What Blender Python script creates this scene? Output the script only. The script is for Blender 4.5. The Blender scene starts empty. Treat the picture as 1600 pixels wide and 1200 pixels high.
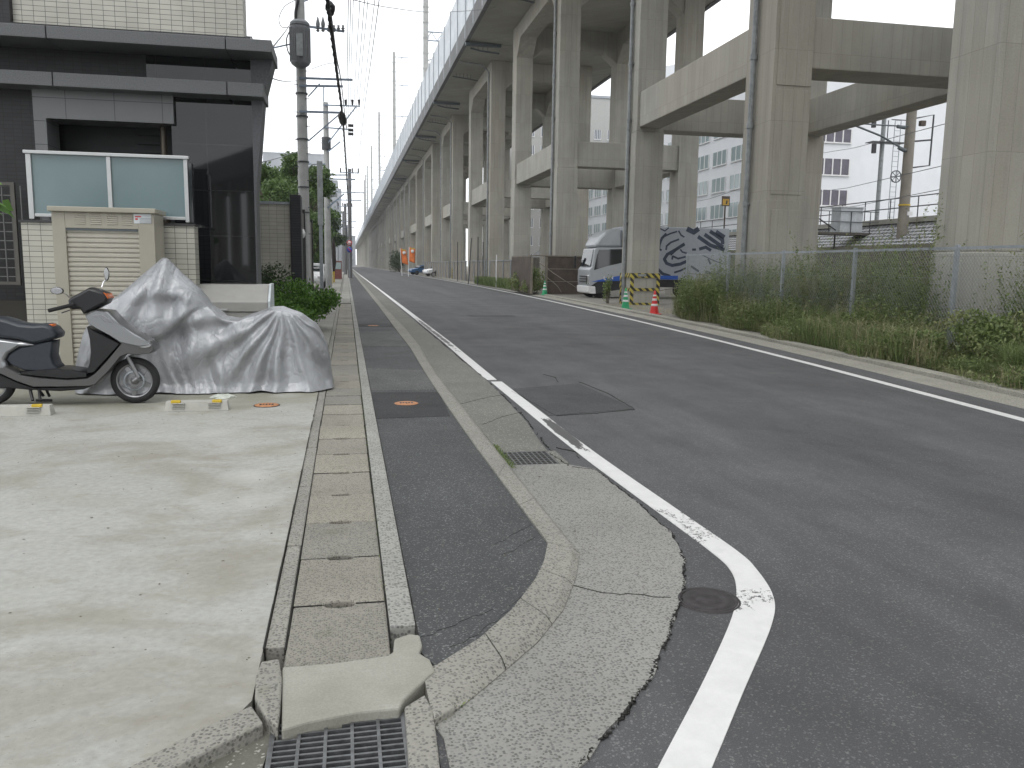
import bpy, math, random
import numpy as np
from mathutils import Vector, Matrix
random.seed(7); RNG = np.random.default_rng(7)
S = bpy.context.scene; COL = S.collection
PI = math.pi
# ---------------------------------------------------------------- camera, sky, sun, exposure
H = 1.5; F = 1294.0
YAW, PITCH, ROLL = 0.19765544255083242, 0.1413517020206719, math.radians(0.85)
fw = Vector((math.sin(YAW)*math.cos(PITCH), math.cos(YAW)*math.cos(PITCH), -math.sin(PITCH)))
r0 = Vector((math.cos(YAW), -math.sin(YAW), 0)); u0 = r0.cross(fw)
rt = r0*math.cos(ROLL)+u0*math.sin(ROLL); up = -r0*math.sin(ROLL)+u0*math.cos(ROLL)
cam = bpy.data.cameras.new('camera'); co = bpy.data.objects.new('camera', cam); COL.objects.link(co)
co.matrix_world = Matrix(((rt.x, up.x, -fw.x, 0), (rt.y, up.y, -fw.y, 0), (rt.z, up.z, -fw.z, H), (0, 0, 0, 1)))
cam.sensor_fit = 'HORIZONTAL'; cam.sensor_width = 36; cam.lens = F/1600*36; cam.clip_start = .05; cam.clip_end = 4000
S.camera = co
S.render.resolution_x = 1024; S.render.resolution_y = 768
W = bpy.data.worlds.new('World'); S.world = W; W.use_nodes = True
nt = W.node_tree; bg = nt.nodes['Background']
sky = nt.nodes.new('ShaderNodeTexSky'); sky.sky_type = 'NISHITA'; sky.sun_disc = False
SUN_EL, SUN_AZ = math.radians(62), math.radians(200)
sky.sun_elevation = SUN_EL; sky.sun_rotation = SUN_AZ
tc = nt.nodes.new('ShaderNodeTexCoord'); sep = nt.nodes.new('ShaderNodeSeparateXYZ')
nt.links.new(tc.outputs['Generated'], sep.inputs[0])
cr = nt.nodes.new('ShaderNodeValToRGB'); nt.links.new(sep.outputs['Z'], cr.inputs[0])
cr.color_ramp.elements[0].position = 0; cr.color_ramp.elements[0].color = (.93, .96, 1.0, 1)
cr.color_ramp.elements[1].position = .75; cr.color_ramp.elements[1].color = (.90, .915, .93, 1)
e = cr.color_ramp.elements.new(.18); e.color = (.97, .985, 1.0, 1)
nz = nt.nodes.new('ShaderNodeTexNoise'); nz.inputs['Scale'].default_value = 2.5; nz.inputs['Detail'].default_value = 4
nt.links.new(tc.outputs['Generated'], nz.inputs['Vector'])
mr = nt.nodes.new('ShaderNodeMapRange'); mr.inputs[3].default_value = 10.5; mr.inputs[4].default_value = 14.5
nt.links.new(nz.outputs[0], mr.inputs[0])
vm = nt.nodes.new('ShaderNodeVectorMath'); vm.operation = 'SCALE'
nt.links.new(cr.outputs[0], vm.inputs[0]); nt.links.new(mr.outputs[0], vm.inputs['Scale'])
mx = nt.nodes.new('ShaderNodeMix'); mx.data_type = 'RGBA'; mx.inputs[0].default_value = .93
nt.links.new(sky.outputs[0], mx.inputs[6]); nt.links.new(vm.outputs[0], mx.inputs[7])
nt.links.new(mx.outputs[2], bg.inputs[0]); bg.inputs[1].default_value = .10
sl = bpy.data.lights.new('sun', 'SUN'); sl.energy = .6; sl.angle = math.radians(25); sl.color = (1, .97, .92)
so = bpy.data.objects.new('sun', sl); COL.objects.link(so)
so.rotation_euler = (math.radians(90)-SUN_EL, 0, PI-SUN_AZ)
S.view_settings.view_transform = 'Standard'; S.view_settings.look = 'None'; S.view_settings.exposure = 0.52; S.view_settings.gamma = 1
# ---------------------------------------------------------------- measuring helpers (camera rays to real planes)
def ray(px, py): return fw + rt*((px-800)/F) + up*((600-py)/F)
def G(px, py, z=0.0):
    d = ray(px, py); t = (z-H)/d.z; return (d.x*t, d.y*t)
def AY(px, py, y):
    d = ray(px, py); t = y/d.y; return (d.x*t, H+d.z*t)
# ---------------------------------------------------------------- mesh helpers
class M:
    def __init__(s): s.v = []; s.f = []; s.sm = set()
    def add(s, vs, fs, smooth=False):
        n = len(s.v); s.v += [tuple(p) for p in vs]; b = len(s.f)
        s.f += [tuple(i+n for i in f) for f in fs]
        if smooth: s.sm.update(range(b, len(s.f)))
        return s
    def box(s, x0, x1, y0, y1, z0, z1):
        return s.add([(x0,y0,z0),(x1,y0,z0),(x1,y1,z0),(x0,y1,z0),(x0,y0,z1),(x1,y0,z1),(x1,y1,z1),(x0,y1,z1)],
                     [(0,3,2,1),(4,5,6,7),(0,1,5,4),(1,2,6,5),(2,3,7,6),(3,0,4,7)])
    def hexa(s, P):  # 8 points ordered like box
        return s.add(P, [(0,3,2,1),(4,5,6,7),(0,1,5,4),(1,2,6,5),(2,3,7,6),(3,0,4,7)])
    def prism(s, pts, z0, z1):    # polygon in xy, extruded in z
        n = len(pts)
        a = sum(pts[i][0]*pts[(i+1)%n][1]-pts[(i+1)%n][0]*pts[i][1] for i in range(n))
        if a < 0: pts = pts[::-1]
        return s.add([(x,y,z0) for x,y in pts]+[(x,y,z1) for x,y in pts],
              [tuple(range(n))[::-1], tuple(range(n,2*n))]+[(i,(i+1)%n,(i+1)%n+n,i+n) for i in range(n)])
    def prismy(s, pts, y0, y1):   # polygon in xz, extruded in y
        n = len(pts)
        a = sum(pts[i][0]*pts[(i+1)%n][1]-pts[(i+1)%n][0]*pts[i][1] for i in range(n))
        if a < 0: pts = pts[::-1]
        return s.add([(x,y0,z) for x,z in pts]+[(x,y1,z) for x,z in pts],
              [tuple(range(n)), tuple(range(n,2*n))[::-1]]+[(i,i+n,(i+1)%n+n,(i+1)%n) for i in range(n)])
    def prismx(s, pts, x0, x1):   # polygon in yz, extruded in x
        n = len(pts)
        a = sum(pts[i][0]*pts[(i+1)%n][1]-pts[(i+1)%n][0]*pts[i][1] for i in range(n))
        if a < 0: pts = pts[::-1]
        return s.add([(x0,y,z) for y,z in pts]+[(x1,y,z) for y,z in pts],
              [tuple(range(n))[::-1], tuple(range(n,2*n))]+[(i,(i+1)%n,(i+1)%n+n,i+n) for i in range(n)])
    def tube(s, pts, r, n=8, caps=True):
        pts = [Vector(p) for p in pts]; R = r if isinstance(r, (list, tuple)) else [r]*len(pts)
        vs = []; fs = []; prev = None
        for i, p in enumerate(pts):
            d = (pts[min(i+1, len(pts)-1)]-pts[max(i-1, 0)]).normalized()
            a = Vector((0,0,1)) if abs(d.z) < .9 else Vector((1,0,0))
            if prev is not None: a = prev
            e1 = d.cross(a).normalized(); e2 = e1.cross(d).normalized(); prev = e2
            for k in range(n):
                t = 2*PI*(k+.5)/n; vs.append(p+(e1*math.cos(t)+e2*math.sin(t))*R[i])
        for i in range(len(pts)-1):
            for k in range(n): fs.append((i*n+k, i*n+(k+1)%n, (i+1)*n+(k+1)%n, (i+1)*n+k))
        b = len(s.f); s.add(vs, fs, n > 4)
        if caps: s.add(vs[:n], [tuple(range(n))[::-1]]); s.add(vs[-n:], [tuple(range(n))])
        return s
    def lathe(s, prof, c=(0,0,0), n=24, axis='z', smooth=True):
        vs = []; fs = []
        for (r, h) in prof:
            for k in range(n):
                t = 2*PI*k/n; a, b = r*math.cos(t), r*math.sin(t)
                v = (a,b,h) if axis == 'z' else ((a,h,b) if axis == 'y' else (h,a,b))
                vs.append((v[0]+c[0], v[1]+c[1], v[2]+c[2]))
        m = len(prof)
        for i in range(m-1):
            for k in range(n):
                q = (i*n+k, i*n+(k+1)%n, (i+1)*n+(k+1)%n, (i+1)*n+k)
                fs.append(q if axis != 'y' else q[::-1])
        s.add(vs, fs, smooth)
        return s
    def puffy(s, prof, hw, inset=.03, c=(0,0,0), y0=0.0):   # side profile (x,z) given a rounded width in y
        n = len(prof)
        ar = sum(prof[i][0]*prof[(i+1)%n][1]-prof[(i+1)%n][0]*prof[i][1] for i in range(n))
        if ar < 0: prof = prof[::-1]
        off = []
        for i in range(n):
            p0, p1, p2 = Vector(prof[i-1]), Vector(prof[i]), Vector(prof[(i+1)%n])
            d1 = (p1-p0).normalized(); d2 = (p2-p1).normalized(); nn = Vector((-(d1.y+d2.y), d1.x+d2.x))
            off.append(nn.normalized() if nn.length > 1e-6 else Vector((0,0)))
        vs = []; fs = []
        for (yy, k) in ((-1, 1.0), (-.93, .45), (-.7, 0.1), (0, 0), (.7, .1), (.93, .45), (1, 1.0)):
            for i in range(n):
                vs.append((prof[i][0]+off[i].x*inset*k+c[0], c[1]+y0+yy*hw, prof[i][1]+off[i].y*inset*k+c[2]))
        for L in range(6):
            for i in range(n): fs.append((L*n+i, (L+1)*n+i, (L+1)*n+(i+1)%n, L*n+(i+1)%n))
        s.add(vs, fs, True); s.add(vs[:n], [tuple(range(n))], True); s.add(vs[-n:], [tuple(range(n))[::-1]], True)
        return s
    def build(s, name, mat, parent=None, bevel=0, world=False, autos=40):
        me = bpy.data.meshes.new(name); me.from_pydata(s.v, [], s.f)
        if s.sm: me.polygons.foreach_set('use_smooth', [i in s.sm for i in range(len(s.f))])
        me.materials.append(mat); me.update()
        o = bpy.data.objects.new(name, me); COL.objects.link(o)
        if parent is not None:
            o.parent = parent
            if world: o.location = -parent.location
        if bevel:
            b = o.modifiers.new('bevel', 'BEVEL'); b.width = bevel; b.segments = 2; b.limit_method = 'ANGLE'; b.angle_limit = .6
        return o
def tag(o, label, cat, group=None):
    o['label'] = label; o['category'] = cat
    if group: o['group'] = group
    return o
def thing(name, label, cat, loc=(0,0,0), rotz=0, group=None):
    o = bpy.data.objects.new(name, None); COL.objects.link(o); o.location = loc; o.rotation_euler = (0,0,rotz)
    o.empty_display_size = .2
    return tag(o, label, cat, group)
def struct(o, kind='structure'): o['kind'] = kind; return o
def dup(root, loc, rotz=None, label=None, group=None, scale=None):
    r = root.copy(); COL.objects.link(r); r.location = loc
    if rotz is not None: r.rotation_euler = (0,0,rotz)
    if label: r['label'] = label
    if group: r['group'] = group
    if scale: r.scale = scale
    for ch in list(root.children):
        c = ch.copy(); COL.objects.link(c); c.parent = r
        for g in list(ch.children):
            d = g.copy(); COL.objects.link(d); d.parent = c
    return r
def quads(P, D, Wd):   # rhombic leaves as arrays -> verts, faces
    n = len(P); v = np.stack([P, P+.45*D+Wd, P+D, P+.45*D-Wd], 1).reshape(-1, 3)
    f = np.arange(4*n).reshape(-1, 4); return v, f
def leafmesh(name, mat, vlist, parent=None):
    v = np.concatenate(vlist); n = len(v)//4
    me = bpy.data.meshes.new(name)
    me.vertices.add(len(v)); me.vertices.foreach_set('co', v.astype(np.float32).ravel())
    me.loops.add(4*n); me.loops.foreach_set('vertex_index', np.arange(4*n, dtype=np.int32))
    me.polygons.add(n); me.polygons.foreach_set('loop_start', np.arange(0, 4*n, 4, dtype=np.int32))
    me.update(calc_edges=True); me.materials.append(mat)
    o = bpy.data.objects.new(name, me); COL.objects.link(o)
    if parent is not None: o.parent = parent
    return o
# ---------------------------------------------------------------- material helpers
class N:
    def __init__(s, name, base=(.5,.5,.5), rough=.7, metal=0, spec=None):
        m = bpy.data.materials.new(name); m.use_nodes = True; s.m = m; s.t = m.node_tree; s.b = s.t.nodes['Principled BSDF']
        s.b.inputs['Base Color'].default_value = (*base, 1); s.b.inputs['Roughness'].default_value = rough; s.b.inputs['Metallic'].default_value = metal
        if spec is not None: s.b.inputs['Specular IOR Level'].default_value = spec
        s.geo = s.t.nodes.new('ShaderNodeNewGeometry'); s.pos = s.geo.outputs['Position']; s.h = None
    def L(s, a, b): s.t.links.new(a, b)
    def node(s, k): return s.t.nodes.new(k)
    def vec(s, sc=(1,1,1), off=(0,0,0), rot=(0,0,0), src=None):
        m = s.node('ShaderNodeMapping'); m.inputs['Scale'].default_value = sc; m.inputs['Location'].default_value = off; m.inputs['Rotation'].default_value = rot
        s.L(src or s.pos, m.inputs[0]); return m.outputs[0]
    def noise(s, scale, detail=4, rough=.55, vec=None, dist=0):
        n = s.node('ShaderNodeTexNoise'); n.inputs['Scale'].default_value = scale; n.inputs['Detail'].default_value = detail
        n.inputs['Roughness'].default_value = rough; n.inputs['Distortion'].default_value = dist; s.L(vec or s.pos, n.inputs['Vector']); return n.outputs[0]
    def voro(s, scale, out='Color', vec=None, feat='F1'):
        n = s.node('ShaderNodeTexVoronoi'); n.feature = feat; n.inputs['Scale'].default_value = scale; s.L(vec or s.pos, n.inputs['Vector']); return n.outputs[out]
    def ramp(s, f, a, b, ca=(0,0,0), cb=(1,1,1), mid=None):
        r = s.node('ShaderNodeValToRGB'); E = r.color_ramp.elements; E[0].position = a; E[1].position = b
        E[0].color = (*ca, 1) if not isinstance(ca, float) else (ca,)*3+(1,); E[1].color = (*cb, 1) if not isinstance(cb, float) else (cb,)*3+(1,)
        if mid: e = E.new(mid[0]); e.color = (*mid[1], 1)
        s.L(f, r.inputs[0]); return r.outputs[0]
    def mix(s, f, a, b, mode='MIX'):
        m = s.node('ShaderNodeMix'); m.data_type = 'RGBA'; m.blend_type = mode
        for v, i in ((f, 0), (a, 6), (b, 7)):
            if isinstance(v, (int, float)): m.inputs[i].default_value = v
            elif isinstance(v, tuple): m.inputs[i].default_value = (*v, 1)
            else: s.L(v, m.inputs[i])
        return m.outputs[2]
    def math(s, op, a, b=0.0, c=None):
        m = s.node('ShaderNodeMath'); m.operation = op
        for i, v in enumerate((a, b) if c is None else (a, b, c)):
            if isinstance(v, (int, float)): m.inputs[i].default_value = v
            else: s.L(v, m.inputs[i])
        return m.outputs[0]
    def xyz(s, src=None):
        m = s.node('ShaderNodeSeparateXYZ'); s.L(src or s.pos, m.inputs[0]); return m.outputs
    def comb(s, x, y, z=0.0):
        m = s.node('ShaderNodeCombineXYZ')
        for i, v in enumerate((x, y, z)):
            if isinstance(v, (int, float)): m.inputs[i].default_value = v
            else: s.L(v, m.inputs[i])
        return m.outputs[0]
    def color(s, c): s.L(c, s.b.inputs['Base Color']); return s
    def rough(s, c): s.L(c, s.b.inputs['Roughness']); return s
    def bump(s, h, strength=.3, dist=.01):
        b = s.node('ShaderNodeBump'); b.inputs['Strength'].default_value = strength; b.inputs['Distance'].default_value = dist
        s.L(h, b.inputs['Height'])
        if s.h is not None: s.L(s.h, b.inputs['Normal'])
        s.h = b.outputs[0]; s.L(s.h, s.b.inputs['Normal']); return s
def simple(name, base, rough=.6, metal=0, var=.12, scale=6, bump=0, spec=None):
    n = N(name, base, rough, metal, spec)
    d = tuple(c*(1-var*1.5) for c in base); l = tuple(min(1, c*(1+var)) for c in base)
    c = n.mix(n.ramp(n.noise(scale, 6, .65), .3, .7), d, l); n.color(c)
    r = n.math('MULTIPLY_ADD', n.noise(scale*2, 3), .25, max(0, rough-.12)); n.rough(r)
    if bump: n.bump(n.noise(scale*12, 4), bump, .004)
    return n.m
def asphalt(name, base, speck=.14, amt=.5, big=None):
    n = N(name, base, .85)
    k = n.noise(260, 3, .7); g = n.ramp(k, .3, .72, tuple(c*.55 for c in base), tuple(c*1.5 for c in base))
    v = n.voro(170, 'Color'); vv = n.xyz(v)[0]; g = n.mix(n.ramp(vv, .90, .955), g, (speck, speck, speck*.97))
    v2 = n.xyz(n.voro(125, 'Color'))[1]; g = n.mix(n.math('MULTIPLY', n.ramp(v2, .95, .98), .7), g, (speck*1.25,)*3)
    l1 = n.ramp(n.noise(.55, 5, .6), .3, .7, .82, 1.16); g = n.mix(1.0, g, l1, 'MULTIPLY')
    l2 = n.ramp(n.noise(4.5, 4, .6, vec=n.vec((1, .3, 1))), .3, .7, .90, 1.1); g = n.mix(1.0, g, l2, 'MULTIPLY')
    if big: g = big(n, g)
    n.color(g); n.rough(n.ramp(n.noise(1.2, 3), .3, .7, .72, .9)); n.bump(n.voro(120, 'Distance'), .55, .004); return n.m
def concrete(name, base, dark, scale=1.0, speck=True, pebb=0, bump=.25, stain=None, rough=.85):
    n = N(name, base, rough)
    g = n.mix(n.ramp(n.noise(1.3*scale, 6, .62), .32, .68), dark, base)
    g = n.mix(1.0, g, n.ramp(n.noise(45*scale, 5, .7), .3, .7, .84, 1.1), 'MULTIPLY')
    if speck:
        g = n.mix(n.math('MULTIPLY', n.ramp(n.noise(190, 2, .6), .58, .7), .45), g, tuple(c*.45 for c in base))
        g = n.mix(n.math('MULTIPLY', n.ramp(n.xyz(n.voro(130, 'Color'))[0], .93, .96), .55), g, (.55, .54, .5))
    if pebb:
        vc = n.xyz(n.voro(pebb, 'Color')); d = n.voro(pebb, 'Distance')
        pc = n.ramp(vc[0], .1, .9, tuple(c*.42 for c in base), tuple(c*1.15 for c in base), (.5, (base[0]*.70, base[1]*.71, base[2]*.76)))
        g2 = n.mix(n.ramp(d, .40, .56), pc, tuple(c*1.2 for c in base)); g = n.mix(.85, g, g2)
        l = n.ramp(n.noise(1.1, 4), .3, .7, .86, 1.1); g = n.mix(1.0, g, l, 'MULTIPLY')
        n.bump(d, .35, .004)
    if stain: g = stain(n, g)
    n.color(g); n.bump(n.noise(110, 4), bump, .003); return n.m
# ---------------------------------------------------------------- materials
def lot_stain(n, g):
    a = n.noise(1.0, 6, .6, vec=n.vec((.9, 1.1, 1), (3.1, 1.7, 0)), dist=.5); g = n.mix(n.math('MULTIPLY', n.ramp(a, .46, .62), .60), g, (.215, .197, .148))
    b = n.noise(2.3, 5, .6, vec=n.vec((1, 1, 1), (9, 4, 0))); g = n.mix(n.math('MULTIPLY', n.ramp(b, .50, .72), .42), g, (.30, .295, .235))
    y = n.xyz()[1]; far = n.ramp(n.math('MULTIPLY_ADD', n.noise(1.5, 4), 1.6, n.math('SUBTRACT', y, 8.9)), .0, 1.0); g = n.mix(n.math('MULTIPLY', far, .55), g, (.235, .23, .175))
    f_ = n.noise(3.5, 7, .7, vec=n.vec((1, 1.6, 1), (2, 8, 0))); g = n.mix(n.math('MULTIPLY', n.ramp(f_, .585, .62), .28), g, (.25,.235,.18))
    g = n.mix(n.math('MULTIPLY', n.ramp(n.noise(75, 3, .6), .66, .72), .6), g, (.16,.15,.12))
    d = n.voro(1.15, 'Distance', vec=n.vec((1, .9, 1), (.3, .2, 0))); g = n.mix(n.math('MULTIPLY', n.ramp(d, .12, .30, (1,1,1), (0,0,0)), .45), g, (.54, .545, .52))
    return g
LOT = concrete('lot_concrete', (.415, .418, .398), (.345, .345, .32), .6, speck=False, bump=.12, stain=lot_stain)
def rut(n, g):
    g = n.mix(1.0, g, n.ramp(n.noise(1.0, 4, .6, vec=n.vec((1.6, .07, 1))), .32, .68, .86, 1.12), 'MULTIPLY')
    ol = n.noise(1.7, 3, .5, vec=n.vec((1, .6, 1), (4,2,0))); g = n.mix(n.math('MULTIPLY', n.ramp(ol, .62, .74), .35), g, (.04,.04,.042))
    x = n.xyz()[0]; w = n.math('SINE', n.math('MULTIPLY', x, 2.6)); w = n.math('MULTIPLY_ADD', w, .5, .5)
    return n.mix(1.0, g, n.ramp(w, 0, 1, .93, 1.05), 'MULTIPLY')
ROAD = asphalt('road_asphalt', (.079, .080, .084), .155, big=rut)
ROADP = asphalt('patch_asphalt', (.050, .051, .054), .12)
WALK = asphalt('sidewalk_asphalt', (.055, .058, .060), .17)
WALKP = asphalt('walk_patch_asphalt', (.026, .026, .028), .08)
WALKG = asphalt('walk_grey_asphalt', (.078, .079, .078), .22)
APRON = concrete('exposed_aggregate', (.238, .235, .218), (.185, .182, .165), .8, pebb=85, bump=.2)
APRONF = concrete('gutter_concrete', (.185, .185, .165), (.135, .135, .12), .8, bump=.2)
def moss(n, g): return n.mix(n.math('MULTIPLY', n.ramp(n.noise(7, 5, .7), .58, .72), .35), g, (.11, .12, .06))
def tone(n, g):
    g = moss(n, g); oi = n.node('ShaderNodeObjectInfo'); return n.mix(1.0, g, n.ramp(oi.outputs['Random'], 0, 1, (.78,.79,.80), (1.08,1.06,1.02)), 'MULTIPLY')
SLAB = concrete('lid_concrete', (.262, .25, .215), (.19, .18, .152), 1.2, pebb=110, bump=.35, stain=tone)
KERB = concrete('kerb_concrete', (.25, .243, .215), (.18, .173, .15), 1.5, pebb=85, bump=.3, stain=moss)
STRIP = concrete('strip_concrete', (.285, .285, .262), (.15, .15, .132), 9, pebb=70, bump=.6, stain=moss)
WHITEC = concrete('patch_mortar', (.36, .355, .315), (.28, .275, .235), 2.5, bump=.12, speck=False)
DIRT = concrete('ground_dirt', (.235, .225, .20), (.16, .15, .125), .5, bump=.5)
PAVE = concrete('far_pavement', (.30, .295, .27), (.22, .215, .19), .6, bump=.2)
SOIL = simple('gutter_mud', (.03, .028, .022), .9, bump=.4)
CRACK_SHADE = simple('crack_and_shade_dark', (.018, .018, .015), .95)
def paint():
    n = N('road_paint', (.7, .7, .69), .55)
    g = n.mix(n.ramp(n.noise(9, 6, .7), .35, .7), (.64, .64, .63), (.73, .73, .72))
    xs = n.xyz(); y = xs[1]; x = xs[0]
    def zone(c, w, yy=y): return n.ramp(n.math('DIVIDE', n.math('ABSOLUTE', n.math('SUBTRACT', yy, c)), w), .35, 1.0, (1,1,1), (0,0,0))
    wear = n.noise(6, 8, .78, vec=n.vec((1.5, .5, 1))); fine = n.noise(38, 5, .8)
    ctr = n.ramp(n.math('ABSOLUTE', n.math('SUBTRACT', x, 1.915)), .030, .075, (1,1,1), (0,0,0))
    z1_ = n.math('MULTIPLY', n.math('MULTIPLY', zone(7.2, .95), ctr), .42)
    z2_ = n.math('MULTIPLY', zone(4.45, .55), .21); z3_ = n.math('MULTIPLY', zone(3.36, .18), .24); z4_ = n.math('MULTIPLY', n.math('MULTIPLY', zone(19.0, 6.5), ctr), .27)
    zz = n.math('ADD', n.math('ADD', z1_, z4_), n.math('MULTIPLY', n.math('ADD', z2_, z3_), n.ramp(fine, .45, .58)))
    worn = n.ramp(n.math('ADD', wear, n.math('MULTIPLY', zz, n.ramp(x, .9, 1.0))), .665, .695)
    g = n.mix(worn, g, (.085, .085, .085)); n.color(g); n.bump(n.noise(200, 3), .3, .002); return n.m
PAINT = paint()
def viaduct_mat(name, base=(.425, .412, .365), tint=(.375, .338, .27), streak=1.0):
    n = N(name, base, .88); X, Y, Z = n.xyz()[0], n.xyz()[1], n.xyz()[2]
    uv = n.comb(n.math('ADD', X, Y), Z)
    g = n.mix(n.ramp(n.noise(.35, 6, .62, dist=.3), .35, .68), tuple(c*.76 for c in base), base)
    g = n.mix(n.math('MULTIPLY', n.ramp(n.noise(.22, 3, .5, vec=n.vec((1,1,.6), (5,3,9))), .48, .62), .5), g, tint)
    st = n.noise(3.2, 6, .7, vec=n.vec((1, 1, .055))); g = n.mix(n.math('MULTIPLY', n.ramp(st, .48, .70), .34*streak), g, tuple(c*.42 for c in base))
    st2 = n.noise(9, 4, .6, vec=n.vec((1, 1, .04), (2,7,0))); g = n.mix(n.math('MULTIPLY', n.ramp(st2, .56, .70), .35*streak), g, (.46, .45, .41))
    br = n.node('ShaderNodeTexBrick'); br.offset = 0; n.L(uv, br.inputs['Vector']); br.inputs['Scale'].default_value = 1
    br.inputs['Brick Width'].default_value = .30; br.inputs['Row Height'].default_value = 1.8; br.inputs['Mortar Size'].default_value = .006; br.inputs['Mortar Smooth'].default_value = .6
    br.inputs['Color1'].default_value = (1,1,1,1); br.inputs['Color2'].default_value = (.90,.90,.89,1); br.inputs['Mortar'].default_value = (.66,.66,.64,1)
    g = n.mix(1.0, g, br.outputs['Color'], 'MULTIPLY')
    g = n.mix(1.0, g, n.ramp(n.noise(38, 5, .7), .3, .7, .88, 1.08), 'MULTIPLY')
    n.color(g); n.bump(n.noise(30, 5, .7), .25, .01); return n.m
CONC = viaduct_mat('viaduct_concrete')
CONCB = viaduct_mat('viaduct_beam_concrete', (.44, .427, .38), (.39, .355, .29), .7)
CONCL = viaduct_mat('viaduct_light_concrete', (.44, .435, .40), (.38, .36, .31), .5)
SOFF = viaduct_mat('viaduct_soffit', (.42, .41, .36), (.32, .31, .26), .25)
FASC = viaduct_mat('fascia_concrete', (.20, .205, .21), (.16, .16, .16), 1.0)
def barrier():
    n = N('barrier_panel', (.62, .66, .70), .6)
    g = n.mix(n.ramp(n.noise(1.1, 5, vec=n.vec((1, .5, 1))), .3, .7), (.52, .56, .60), (.68, .72, .75))
    st = n.noise(5, 5, .7, vec=n.vec((1, 1, .06))); g = n.mix(n.math('MULTIPLY', n.ramp(st, .5, .7), .3), g, (.3, .32, .34)); n.color(g); return n.m
BARR = barrier()
PIPE = simple('pipe_grey', (.25, .265, .27), .45, var=.2); PIPED = simple('pipe_dark', (.10, .12, .13), .5)
STEEL = simple('galvanised_steel', (.34, .37, .40), .45, .5, .15, 8); STEELD = simple('dark_steel', (.07, .075, .08), .5, .3)
def wallbrick(name, c1, c2, mort, bw, rh, ms, axis='x', rough=.4, off=0.0, spec=None):
    n = N(name, c1, rough, spec=spec); X, Y, Z = n.xyz()[0], n.xyz()[1], n.xyz()[2]
    br = n.node('ShaderNodeTexBrick'); br.offset = off; br.inputs['Scale'].default_value = 1
    n.L(n.comb(X if axis == 'x' else Y, Z), br.inputs['Vector'])
    br.inputs['Brick Width'].default_value = bw; br.inputs['Row Height'].default_value = rh; br.inputs['Mortar Size'].default_value = ms; br.inputs['Mortar Smooth'].default_value = .1
    br.inputs['Color1'].default_value = (*c1,1); br.inputs['Color2'].default_value = (*c2,1); br.inputs['Mortar'].default_value = (*mort,1)
    g = n.mix(1.0, br.outputs['Color'], n.ramp(n.noise(1.5, 5), .3, .7, .86, 1.06), 'MULTIPLY')
    n.color(g); n.bump(br.outputs['Fac'], -.4, .004); return n.m
TILE = wallbrick('cream_tile', (.50,.49,.43), (.44,.43,.38), (.10,.10,.09), .145, .0665, .0035)
TILEY = wallbrick('cream_tile_side', (.50,.49,.43), (.44,.43,.38), (.10,.10,.09), .145, .0665, .0035, 'y')
TILEW = wallbrick('grey_tile', (.47,.455,.40), (.42,.405,.355), (.22,.215,.19), .21, .105, .005)
DBRICK = wallbrick('dark_brick', (.020,.020,.022), (.013,.013,.015), (.007,.007,.007), .11, .05, .004, rough=.55)
DBRICKY = wallbrick('dark_brick_side', (.030,.030,.032), (.020,.020,.022), (.010,.010,.010), .2, .07, .005, 'y', rough=.55)
BLACKP = wallbrick('black_stone_panel', (.012,.013,.015), (.010,.011,.012), (.03,.03,.032), .62, .62, .005, rough=.03, spec=.5)
GRANP = wallbrick('grey_granite_panel', (.155,.16,.165), (.14,.145,.15), (.02,.02,.02), .60, .30, .004, rough=.35)
GRAN = simple('granite_band', (.105,.11,.115), .45, var=.2, scale=60)
GLASSD = N('dark_glass', (.02,.024,.027), .04, spec=.8).m
def frosted():
    n = N('frosted_glass', (.15,.215,.215), .12, spec=.6); n.color(n.mix(n.ramp(n.noise(.9, 3), .3, .7), (.125,.185,.195), (.16,.225,.24))); return n.m
FROST = frosted()
ALU = simple('aluminium', (.48,.49,.49), .35, .6, .05)
BEIGE = simple('beige_painted_steel', (.355,.335,.275), .42, var=.05, scale=3); BEIGEL = simple('beige_shutter', (.43,.41,.35), .4, var=.05, scale=3)
GREYBOX = simple('grey_painted_box', (.32,.315,.30), .4, var=.05)
BLACK = simple('black_plastic', (.014,.014,.016), .35, var=.2); RUB = simple('tyre_rubber', (.016,.016,.017), .75, var=.2, bump=.2)
SEATM = simple('seat_vinyl', (.028,.034,.044), .42, var=.15, scale=20, bump=.1)
SILV = N('scooter_silver_paint', (.36,.37,.385), .24, .7).m; SILVD = N('scooter_grey_paint', (.135,.135,.134), .28, .6).m
CHROME = N('chrome', (.75,.76,.78), .12, 1).m; CAST = simple('cast_alloy', (.30,.30,.31), .35, .7)
ORANGE = N('orange_lens', (.55,.13,.03), .2).m
def cloth():
    n = N('silver_tarpaulin', (.34,.35,.36), .43, .30)
    g = n.mix(n.ramp(n.noise(3, 6, .65), .3, .72), (.27,.278,.29), (.41,.42,.44)); n.color(g)
    for sc_, rot_, st_, w_ in ((1.7, .5, .22, .07), (4.0, -.7, .16, .06), (7.5, 1.2, .16, .06)):
        a = n.noise(sc_, 2, .45, dist=.6, vec=n.vec((1, 1, .55), (sc_, 2, 1), (0, rot_, 0))); rg = n.math('ABSOLUTE', n.math('SUBTRACT', a, .5)); n.bump(n.ramp(rg, 0, w_), st_, .022)
    w2 = n.noise(9, 4, .6, dist=.7, vec=n.vec((1, 1, .32), (3,1,0), (0,.25,0))); n.bump(w2, .38, .018)
    return n.m
TARP = cloth()
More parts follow.
